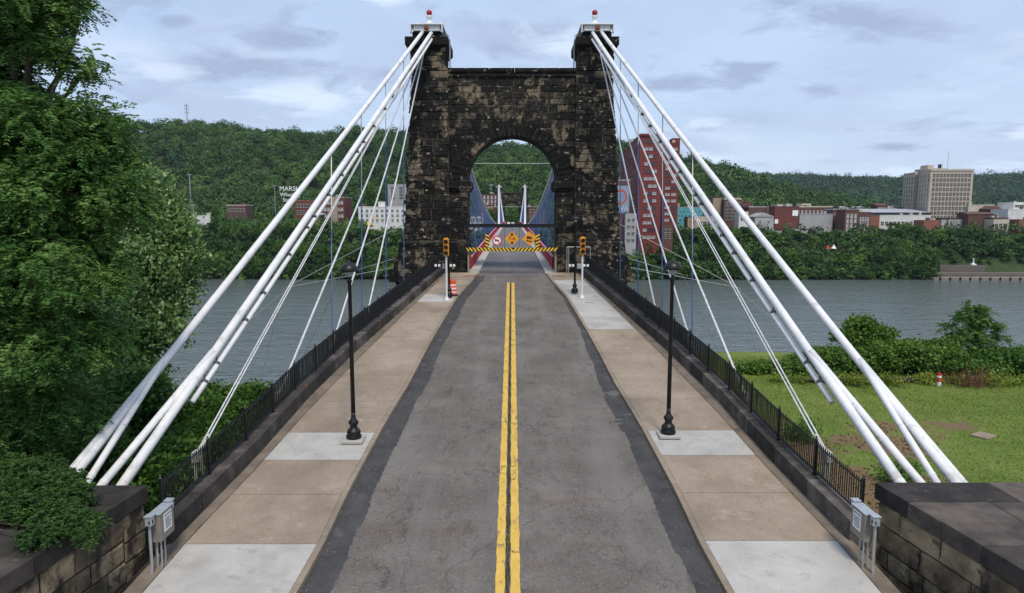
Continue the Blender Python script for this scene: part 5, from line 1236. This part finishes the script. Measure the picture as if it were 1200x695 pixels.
def pbox(name, label, x0, x1, yt, yb, Y, dep, wall, fac=(), cat='building', **k):
    X0, X1 = (x0-600)/805.5*Y, (x1-600)/805.5*Y; z0, z1 = zpx(yb, Y), zpx(yt, Y)
    F_ = []
    for (cols, rows, w, h, f0, f1, gl) in fac: F_.append((0, cols, rows, w, h, z0+(z1-z0)*f0, z0+(z1-z0)*f1, .6, gl))
    return building(name, label, cat, [(X0, Y), (X1, Y), (X1, Y+dep), (X0, Y+dep)], z0, z1, wall, F_, **k)
# left group
pbox('shed', 'low white flat shed among the trees below the cell tower hill', 226, 251, 253, 264, 400, 12, 'white', parapet=.3, roofmat='white')
pbox('brown_building', 'small brown building with white fascia among trees, left of the letter sign', 266, 289, 241, 251, 440, 12, 'purple', [(6, 1, 1.2, 1.6, .2, .8, 'glass')], roofmat='cream', parapet=.5)
pbox('brick_factory', 'long red brick factory wing with small windows behind the thick left cables', 346, 378, 236, 262, 425, 18, 'redbrown', [(8, 2, 1.4, 1.9, .35, .95, 'glass')], roofmat='orange')
pbox('brick_factory', 'red brick factory block with pale window bands and tan stair tower', 378, 404, 232, 268, 422, 20, 'redbrown', [(6, 3, 1.6, 1.7, .3, .95, 'glass_l')], roofmat='tan')
pbox('stair_tower', 'tan stair tower between the two brick factory windows bands', 389.5, 395.5, 231.5, 268, 420, 2, 'tan', parapet=.4, roofmat='tan')
pbox('brick_house', 'small brown brick house with a light roof below the factory', 362, 375, 252, 270, 405, 10, 'brick', [(3, 2, 1., 1.4, .2, .9, 'glass')], roof='shed', parapet=1.2, roofmat='roofgrey')
pbox('white_building', 'white three-storey building with rows of small dark windows left of the tower', 420, 500, 243, 263, 412, 16, 'white', [(13, 3, 1.3, 1.5, .1, .92, 'glass_w')], roofmat='white', parapet=.5)
pbox('roof_stair_house', 'white stair house on the roof of the white building', 443.5, 451, 237, 243.6, 414, 6, 'white', roofmat='white', parapet=.3)
pbox('concrete_building', 'grey concrete building with a dark vertical window strip on the slope behind', 455, 486, 217, 236, 480, 16, 'grey', [(3, 4, 2.2, 1.9, .1, .9, 'glass')], roofmat='grey', parapet=.5)
# through the arch
pbox('red_row_house', 'bright red house with white windows seen left inside the arch', 563, 579, 241, 262, 405, 10, 'red', [(4, 3, .9, 1.5, .2, .95, 'glass_l')], parapet=.4)
pbox('brown_row_house', 'tall brown house behind the red one inside the arch', 560, 584, 228, 262, 425, 12, 'brick', [(5, 3, 1.1, 1.6, .55, .97, 'glass_l')], parapet=.5)
pbox('brown_row_house', 'dark brown brick house seen right inside the arch', 615, 640, 243, 266, 415, 12, 'brick', [(6, 3, 1.1, 1.6, .1, .95, 'glass')], parapet=.5)
pbox('white_shop', 'small white building low on the left inside the arch', 548, 566, 254, 262, 392, 8, 'white', [(4, 1, 1.3, 1.5, .2, .9, 'glass')], parapet=.3, roofmat='roofgrey')
# red tower block
Yr = 372.; x_ = lambda px, Y: (px-600)/805.5*Y
zt, zb = zpx(160.5, Yr), -12.
foot = [(x_(748, Yr), Yr), (x_(774, Yr), Yr), (x_(774, Yr), Yr+8), (x_(775, 500), 500), (x_(725, 500), 500)]
building('tower_block', 'tall red brick tower block with many pale windows right of the bridge tower', 'building', foot, -16, zt, 'red',
         [(0, 3, 14, 2.1, 1.7, -14, zt-1, 2.4, 'mix'), (4, 14, 14, 2.0, 1.6, -10, zt-1, 3, 'mix')], parapet=1., roofmat='red')
foot = [(x_(776, Yr+6), Yr+6), (x_(794, Yr+6), Yr+6), (x_(794, Yr+26), Yr+26), (x_(776, Yr+26), Yr+26)]
building('tower_block_wing', 'narrower red brick wing joined to the right of the tall block', 'building', foot, -16, zpx(170, Yr+6), 'red', [(0, 2, 13, 2.7, 1.6, -8, zpx(170, Yr+6)-1, .8, 'mix')], parapet=.8, roofmat='red')
pbox('recess_wall', 'narrow dark blue-grey recess strip between tower block and its wing', 773.6, 777, 164, 285, Yr+9, 4, 'darkblue', parapet=.3)
pbox('lift_shaft', 'tall slim red shaft topping the wing of the red tower block', 786, 794.5, 164.5, 200, Yr+14, 8, 'red', parapet=.6, roofmat='red')
pbox('brick_annex', 'low red annex at the foot of the tower block', 777, 789, 263, 285, 368, 8, 'brick', [(2, 2, 1.4, 1.6, .2, .8, 'glass')], parapet=.8, roofmat='red')
mu = pbox('mural_building', 'brown brick building with a faded blue and red painted wall mural beside the bridge tower', 700, 738, 212, 284, 366, 14, 'brick', parapet=.5, roofmat='roofgrey')
M['mural'] = mat('faded_blue_mural', [(.3, (.12, .20, .34)), (.7, (.28, .34, .42))], scale=.12, rough=.9); M['mural_w'] = flat('mural_white', (.5, .5, .5), .9); M['mural_r'] = flat('mural_red', (.42, .10, .08), .9)
X0, X1 = x_(712, 366), x_(737, 366); mb = MB(); mb.b2(X0, X1, 365.9, 365.96, zpx(250, 366), zpx(218, 366)); mb.build('mural_panel', M['mural'], mu)
mb = MB(); c0 = (x_(727, 366), zpx(231, 366)); vs = []; sg = 24
for k in range(sg+1):
    a = math.pi*1.7*k/sg-1.9
    for r in (2.4, 3.4): vs.append((c0[0]+r*math.cos(a), 365.86, c0[1]+r*math.sin(a)*1.2))
mb.add(vs, [(2*k, 2*k+1, 2*k+3, 2*k+2) for k in range(sg)]); mb.build('mural_ring', M['mural_r'], mu)
text_mesh('mural_lettering', 'VA', 3.6, M['mural_w'], mu, (x_(731, 366), 365.84, zpx(245, 366)), ext_=.03)
pbox('blue_grey_building', 'blue-grey low building behind trees between mural wall and tower block', 733, 746, 250, 290, 362, 6, 'grey', [(2, 4, 1.4, 1.5, .1, .9, 'glass')], parapet=.4)
tb = pbox('teal_building', 'bright teal building with rows of round dark openings', 789, 823, 243.5, 264, 420, 16, 'teal', parapet=.4, roofmat='roofgrey')
for r_ in range(3):
    for k in range(7): mb = MB(); mb.tube([(x_(793+k*4.4+(r_ % 2)*2, 420), 419.9, zpx(248+r_*5, 420)), (x_(793+k*4.4+(r_ % 2)*2, 420), 420.05, zpx(248+r_*5, 420))], .42, 10); mb.build('round_opening', M['glass'], tb)
pbox('grey_annex', 'small grey block standing behind the left of the teal building', 789, 796, 238, 246, 440, 10, 'grey', parapet=.3)
pbox('pink_house', 'small pinkish brick house right below the teal building', 806, 817, 255, 266, 400, 8, 'tan', [(2, 1, .9, 1.2, .2, .8, 'glass')], parapet=.4)
pbox('cream_shop', 'low cream building with dark shop openings right of the teal building', 817, 841, 254, 265, 402, 10, 'cream', [(4, 1, 2.0, 2.2, .0, .55, 'glass')], parapet=.4, roofmat='roofgrey')
pbox('grey_block', 'grey-brown windowless block seen between the thick right cables', 835, 848, 232, 256, 430, 12, 'tan', parapet=.4)
dk = pbox('parking_structure', 'dark open framed structure with a flat cream roof behind the right cables', 848, 868, 234, 262, 425, 14, 'purple', [(3, 3, 3., 1.9, .1, .95, 'glass')], parapet=1., roofmat='cream')
pbox('brown_house', 'low brown-roofed house beyond the dark framed structure', 862, 880, 238, 262, 440, 12, 'brick', parapet=.5, roofmat='brick')
pbox('white_house', 'narrow white house with two tall dark windows by the thick outer cable', 866, 877, 248, 268, 405, 8, 'white', [(2, 1, 1.3, 2.6, .35, .9, 'glass')], parapet=.5, roofmat='purple')
pbox('long_brown_building', 'long dark brown building with grey parapet behind the white gable', 877, 901, 243, 262, 425, 14, 'purple', parapet=.6, roofmat='roofgrey')
pbox('tan_block', 'narrow tan block between the dark brown and red brick buildings', 900, 909, 243, 258, 422, 10, 'tan', parapet=.4, roofmat='tan')
pbox('gabled_building', 'pale grey building with a low gable facing the parking lot', 885, 907, 254, 269, 410, 14, 'grey', [(2, 1, 1., 1.5, .4, .75, 'glass')], roof='gable_y', parapet=2.4, roofmat='grey')
rb = pbox('red_warehouse', 'red brick warehouse with a blank ribbed wall and white billboard', 908, 936, 243, 268, 412, 16, 'redbrown', parapet=.6, roofmat='purple')
mb = MB(); mb.b2(x_(928.5, 411.8), x_(935, 411.8), 411.7, 411.9, zpx(253, 412), zpx(246.5, 412)); mb.build('billboard', M['white'], rb)
mb = MB(); mb.b2(x_(908, 411.8), x_(912, 411.8), 411.6, 411.9, zpx(262, 412), zpx(257, 412)); mb.build('wall_sign', M['white'], rb)
pbox('grey_warehouse', 'large plain light grey walled building beside the red brick warehouse', 937, 976, 251, 270, 414, 18, 'grey', [(4, 1, .9, 1.1, .05, .3, 'glass')], parapet=.3, roofmat='roofgrey')
pbox('roof_row', 'row of dark and red rooftops behind the grey walled building', 932, 975, 243, 253, 440, 14, 'brick', [(9, 1, 1.2, 1.8, .1, .8, 'glass_l')], parapet=.7, roofmat='cream')
pbox('dark_house', 'dark brown house with ivy at the right of the grey wall', 976, 990, 246, 272, 418, 12, 'purple', [(3, 1, 1.4, 1.8, .7, .95, 'glass_l')], parapet=.6, roofmat='roofgrey')
pbox('brick_row_house', 'four-storey brick house with white framed arched windows', 990, 1006, 247, 292, 402, 12, 'brick', [(3, 5, 1.4, 2., .3, .93, 'glass_l')], parapet=.8, roofmat='purple')
pbox('brick_row_house', 'purple-brown brick house with paired narrow white windows', 1006, 1020, 250, 292, 402, 12, 'purple', [(4, 5, .9, 2., .25, .9, 'glass_l')], parapet=.8, roofmat='purple')
pbox('orange_brick_wall', 'short orange brick building left end of the white-walled building', 1020, 1031, 253, 280, 406, 10, 'orange', parapet=.4, roofmat='purple')
pbox('flat_roof_building', 'long white building with square windows below a grey metal roof', 1031, 1091, 253, 275, 412, 14, 'white', [(12, 1, 1.7, 2.1, .42, .78, 'glass_w')], parapet=.5, roofmat='white')
pbox('metal_roof_hall', 'long hall with a pale grey sloping metal roof and dark window band', 1007, 1090, 249, 258, 430, 20, 'dark', roof='shed', parapet=2.4, roofmat='roofgrey')
pbox('orange_brick_house', 'orange brick house with a white hanging panel below the beige office block', 1083, 1102, 259, 285, 395, 10, 'orange', parapet=.5, roofmat='orange')
pbox('dark_front_house', 'narrow dark-fronted house with white upper panel beside the orange brick house', 1102, 1111, 258, 285, 396, 10, 'brick', [(1, 2, 3.0, 3.2, .55, 1., 'glass_l')], parapet=.5, roofmat='dark')
pbox('grey_low_house', 'small grey house with dark roof right of the dark-fronted house', 1112, 1136, 257, 275, 405, 12, 'grey', [(3, 1, 1.4, 1.6, .4, .8, 'glass')], parapet=.8, roofmat='dark')
pbox('brown_brick_block', 'broad brown brick block with a sloping roofline right of the beige office', 1135, 1165, 251, 280, 400, 12, 'brick', roof='gable_x', parapet=1.2, roofmat='brick')
pbox('pale_long_house', 'pale two-storey building with three windows on the right of the beige office', 1134, 1164, 241, 255, 430, 14, 'cream', [(7, 1, 1.7, 2.1, .1, .6, 'glass')], parapet=.6, roofmat='cream')
pbox('brown_gable_house', 'brown gabled house right of the pale two-storey building', 1160, 1172, 245, 265, 420, 10, 'brick', roof='gable_y', parapet=2., roofmat='brick')
pbox('cream_narrow_house', 'narrow cream house with brick top and three dark windows', 1165, 1182, 257, 284, 392, 8, 'cream', [(3, 2, 1.6, 1.9, .25, .9, 'glass')], parapet=1., roofmat='brick')
pbox('white_hall', 'large white hall with plain walls at the right edge', 1181, 1215, 246, 275, 405, 22, 'white', parapet=.5, roofmat='white')
pbox('roof_block', 'dark-banded white upper storey of the hall at the right edge', 1187, 1222, 238, 246, 416, 14, 'white', [(6, 1, 2.6, 1.4, .3, .8, 'glass')], parapet=.5, roofmat='white')
pbox('edge_brick_house', 'orange brick house cut by the right edge of the view', 1195, 1225, 258, 285, 392, 8, 'orange', [(3, 1, 1.4, 1.8, .5, .9, 'glass')], parapet=.4, roofmat='brick')
# beige office block
Yo = 432.; zt = zpx(201, Yo)
foot = [(x_(1087, Yo), Yo), (x_(1137, Yo), Yo), (x_(1137, Yo)+2, Yo+46), (x_(1056, 482), 482), (x_(1068.5, 462), 462), (x_(1073, 462), 462), (x_(1074, 456), 456)]
ob = building('office_block', 'tall beige twelve-storey office block with many small dark windows', 'building', foot, -14, zt, 'beige',
         [(0, 11, 12, 1.55, 2.0, -9, zt-1.2, 1.2, 'glass'), (6, 4, 12, 1.3, 2.0, -9, zt-1.2, 1., 'glass'), (3, 4, 12, 1.3, 2.0, -9, zt-1.2, 1., 'glass'), (5, 2, 12, 1.2, 2., -9, zt-1.2, .2, 'glass')], parapet=1.2, roofmat='beige', skip=lambda e, k, r_: False)
mb = MB(); mb.b2(x_(1084, 445), x_(1107, 445), 445, 460, zt+1.2, zt+2.6); mb.b2(x_(1083, 450), x_(1090, 450), 450, 458, zt+2.6, zt+5.0); mb.build('roof_house', BM['beige'], ob)
mb = MB(); mb.lathe([(1., 0), (1., 2.6), (.8, 2.9)], (x_(1097, 450), 450, zt+2.6), 12); mb.build('water_tank', BM['dark'], ob)
mb = MB(); mb.tube([(x_(1106, 450), 450, zt+1), (x_(1106, 450), 450, zpx(178, 450))], .14, 5); mb.tube([(x_(1100, 450), 450, zt+1), (x_(1100, 450), 450, zpx(191, 450))], .1, 5); mb.build('antenna', M['grey_steel'], ob)

for k in range(34):
    px = 846+k*10.6+random.uniform(-3, 3)
    if 1050 < px < 1142: continue
    wn_ = random.choice(('brick', 'redbrown', 'cream', 'grey', 'purple', 'tan', 'white')); w = random.uniform(7, 13); yt_ = random.uniform(240.5, 247)
    cn = {'brick': 'brown brick', 'redbrown': 'red brick', 'cream': 'cream', 'grey': 'grey', 'purple': 'dark brown', 'tan': 'tan', 'white': 'white'}[wn_]
    o = pbox('back_row_building', 'small %s building in the crowded back row of the town' % cn, px, px+w, yt_, 256, 445+random.uniform(0, 25), 10, wn_, [(random.randint(2, 5), 2, 1., 1.5, .25, .92, random.choice(('glass', 'glass_l')))], roof=random.choice((None, None, 'gable_x', 'gable_y')), parapet=random.uniform(.5, 1.6), roofmat=random.choice(('dark', 'roofgrey', 'brick', 'cream')))
    o['group'] = 'back row of the town: %s' % cn
# letter sign on its frame
Ym = 428.; p0 = Vector((x_(341, Ym), Ym, zpx(240, Ym))); rt = empty('letter_sign', p0, 'three-line white letter sign on a dark frame above the trees', 'sign')
for k, (s, sz, yp) in enumerate((('MARSH', 4.0, 221.5), ('Wheeling', 3.2, 228.5), ('Stogies', 3.2, 234.5))):
    text_mesh('sign_letters', s, sz, M['white'], rt, (p0.x, Ym-.3, zpx(yp, Ym)), ext_=.12)
mb = MB()
for q in (-6, -3, 0, 3, 6): mb.tube([(p0.x+q, Ym, zpx(219, Ym)), (p0.x+q, Ym, zpx(262, Ym))], .14, 4)
for yp in (219, 225, 231.5, 238): mb.tube([(p0.x-6, Ym, zpx(yp, Ym)), (p0.x+6, Ym, zpx(yp, Ym))], .12, 4)
mb.build('frame', M['black'], rt)
# cell tower, light masts
def mast(px, y0, y1, Y, lab, cell=False, r=.28):
    X = x_(px, Y); zb, zt = zpx(y1, Y), zpx(y0, Y); rt = empty('cell_tower' if cell else 'light_mast', (X, Y, zb), lab, 'cell tower' if cell else 'light mast')
    mb = MB(); mb.tube([(X, Y, zb-14), (X, Y, zt)], [r*1.4, r], 8); mb.build('mast', M['grey_steel'], rt)
    if cell:
        for yy in (126.5, 130, 134):
            mb = MB(); z = zpx(yy, Y)
            for k in range(6): a = k*math.pi/3; mb.box((X+2.0*math.cos(a), Y+2.*math.sin(a), z), (.5, .5, 2.4 if yy < 128 else 1.8)); mb.tube([(X, Y, z), (X+2.*math.cos(a), Y+2.*math.sin(a), z)], .12, 4)
            mb.build('antenna_array', M['grey_steel'], rt)
    else:
        mb = MB(); mb.box((X-.7, Y, zt), (1.5, .6, .35)); mb.box((X+.8, Y, zt), (1.5, .6, .35)); mb.build('lamp_head', M['galv'], rt)
mast(225.5, 124, 154, 826, 'slender cell tower with antenna rings on top of the wooded hill', True, .5)
mast(224.5, 205, 252, 470, 'tall light mast in front of the wooded hill, under the cell tower')
mast(227, 240, 262, 402, 'short light mast beside the low white shed')
mast(323, 218, 250, 470, 'light mast left of the letter sign', r=.18)
mast(575.5, 217, 262, 430, 'light mast among the houses inside the arch', r=.15)
# yellow excavator arm and small parked cars
M['cars'] = [flat('car_white', (.62, .63, .64), .35), flat('car_silver', (.4, .41, .42), .3), flat('car_red', (.35, .03, .02), .35), flat('car_dark', (.03, .035, .04), .3)]
def car(loc, ci, lab, rz=0):
    rt = empty('parked_car'); tag(rt, lab, 'car', 'cars parked on the far bank'); prof = [(-2.2, .35), (2.2, .35), (2.25, .75), (1.5, .92), (.8, 1.42), (-1.1, 1.45), (-1.8, .98), (-2.25, .9)]
    mb = MB(); vs = [(x, y, z) for y in (-.85, .85) for x, z in prof]; n = len(prof)
    mb.add(vs, [tuple(range(n)), tuple(range(n, 2*n))[::-1]]+[(k, k+n, (k+1) % n+n, (k+1) % n) for k in range(n)]); mb.build('body', M['cars'][ci], rt)
    mb = MB(); wp = [(1.25, .98), (.75, 1.36), (-1.05, 1.38), (-1.5, 1.0)]; mb.add([(x, y, z) for y in (-.87, .87) for x, z in wp], [(0, 1, 2, 3), (7, 6, 5, 4)]); mb.build('windows', M['glass'], rt)
    for x in (-1.35, 1.4):
        for y in (-.82, .82):
            mb = MB(); mb.tube([(x, y-.1, .33), (x, y+.1, .33)], .33, 12); mb.build('wheel', M['black'], rt)
    rt.location = loc; rt.rotation_euler.z = rz; return rt
for k, (px, ci) in enumerate(((888, 0), (893, 3), (899, 0), (905, 1), (911, 3), (917, 2), (924, 0), (929.5, 0), (935, 1), (941, 3), (947, 0), (953, 0), (959, 1), (965, 0))):
    Y = 398.; cn = ('white', 'silver', 'red', 'dark')[ci]
    nth = ('first', 'second', 'third', 'fourth', 'fifth', 'sixth', 'seventh', 'eighth', 'ninth', 'tenth', 'eleventh', 'twelfth', 'thirteenth', 'fourteenth')[k]
    o = car((x_(px, Y), Y, zpx(270.8, Y)), ci, 'small %s car, %s from the left in the parked row across the river' % (cn, nth), rz=random.uniform(-.5, .5))
mb = MB(); Y = 399; mb.b2(x_(884, Y), x_(970, Y), Y-4, Y+10, zpx(270.8, Y)-3, zpx(270.8, Y)-.0); tag(mb.build('parking_lot', BM['grey']), kind='structure')
for k, px in enumerate((590.5, 596, 601)):
    car((x_(px, 372), 384, dz_(384)-.11), (0, 0, 1)[k], ('white car at the far end of the deck, leftmost of the three in the arch', 'white car at the far end of the deck, middle of the three in the arch', 'silver car at the far end of the deck, rightmost of the three in the arch')[k], rz=math.pi/2)
car((x_(372.5, 396), 396, zpx(273, 396)), 0, 'white car half hidden among the trees below the brick factory')
# excavator
Y = 396; X = x_(433, Y); z = zpx(266, Y); rt = empty('excavator', (X, Y, z), 'yellow excavator with raised arm in front of the white building', 'excavator')
mb = MB(); mb.box((X, Y, z+1.6), (3, 2.4, 1.6), bev=.2); mb.tube([(X+.6, Y, z+2), (X+1.6, Y, z+5.2), (X+2.9, Y, z+6.0)], [.35, .3, .22], 6); mb.tube([(X+2.9, Y, z+6), (X+3.4, Y, z+4)], .2, 6); mb.build('body', M['sign_y'], rt)
mb = MB(); mb.box((X, Y, z+.5), (3.6, 2.8, .8), bev=.2); mb.build('tracks', M['black'], rt)
# tents
for px, m, lab in ((972, 'sign_red', 'small red pointed canopy among the trees on the far bank'), (979, 'white', 'small white pointed canopy among the trees on the far bank')):
    Y = 377.; X = x_(px, Y); z = zpx(291.5, Y); rt = empty('canopy', (X, Y, z), lab, 'canopy'); mb = MB(); mb.lathe([(1.5, 0), (1.4, .25), (.5, 1.5), (.05, 2.3)], (X, Y, z), 8); mb.build('canopy_top', M[m], rt)
    mb = MB(); mb.tube([(X, Y, z-5), (X, Y, z+.3)], .09, 5); mb.build('pole', M['grey_steel'], rt)
# wharf
Y = 346.; mb = MB(); X0, X1 = x_(1100, Y), x_(1420, Y)
mb.b2(X0, X1, Y, Y+11, -36, zpx(326.3, Y+.0)); tag(mb.build('wharf', BM['wharf']), 'low pale stone wharf at the right water edge', 'wharf')
mb = MB(); mb.b2(X0+3, X1, Y+6, Y+14, -36, zpx(321, Y+6)); tag(mb.build('wharf_step', BM['stone_brown']), 'upper grey step of the wharf behind its low edge', 'wharf')
rt = empty('pile_row', (X0, Y, -33), 'row of dark timber piles under the wharf edge', 'piles')
for k in range(16): mb = MB(); mb.tube([(X0+3+k*5.1, Y-.35, -36), (X0+3+k*5.1, Y-.35, -31.5)], .4, 6); mb.build('pile', M['black'], rt)
mb = MB(); Y2 = 361.; mb.b2(x_(1106, Y2), x_(1160, Y2), Y2, Y2+3, -34, zpx(311.5, Y2)); tag(mb.build('river_wall', BM['stone_brown']), 'brown-grey retaining wall above the wharf under the trees', 'wall')
X = x_(1145, Y2+1); z = zpx(311.5, Y2); rt = empty('monument', (X, Y2+1, z), 'small white monument with a slim shaft standing on the retaining wall', 'monument')
mb = MB(); mb.box((X, Y2+1, z+.4), (2.4, 2.0, .8), bev=.1); mb.lathe([(.8, .8), (.5, 1.3), (.3, 1.6), (.3, 3.2), (.45, 3.4), (.1, 3.7)], (X, Y2+1, z), 12); mb.build('shaft', M['housing'], rt)

# ------------------------------------------------------------------ haze
HZ = bpy.data.materials.new('haze'); HZ.use_nodes = True; n2 = HZ.node_tree.nodes; n2.clear(); ho = n2.new('ShaderNodeOutputMaterial'); hv = n2.new('ShaderNodeVolumePrincipled')
hv.inputs['Color'].default_value = (.72, .83, 1, 1); hv.inputs['Density'].default_value = .00005; hv.inputs['Anisotropy'].default_value = .2
HZ.node_tree.links.new(hv.outputs[0], ho.inputs['Volume'])
USE_HAZE = True
if USE_HAZE:
    mb = MB(); mb.b2(-6200, 6200, -400, 6200, -38, 240); tag(mb.build('haze', HZ), 'pale blue haze over the valley', 'haze', kind='stuff')
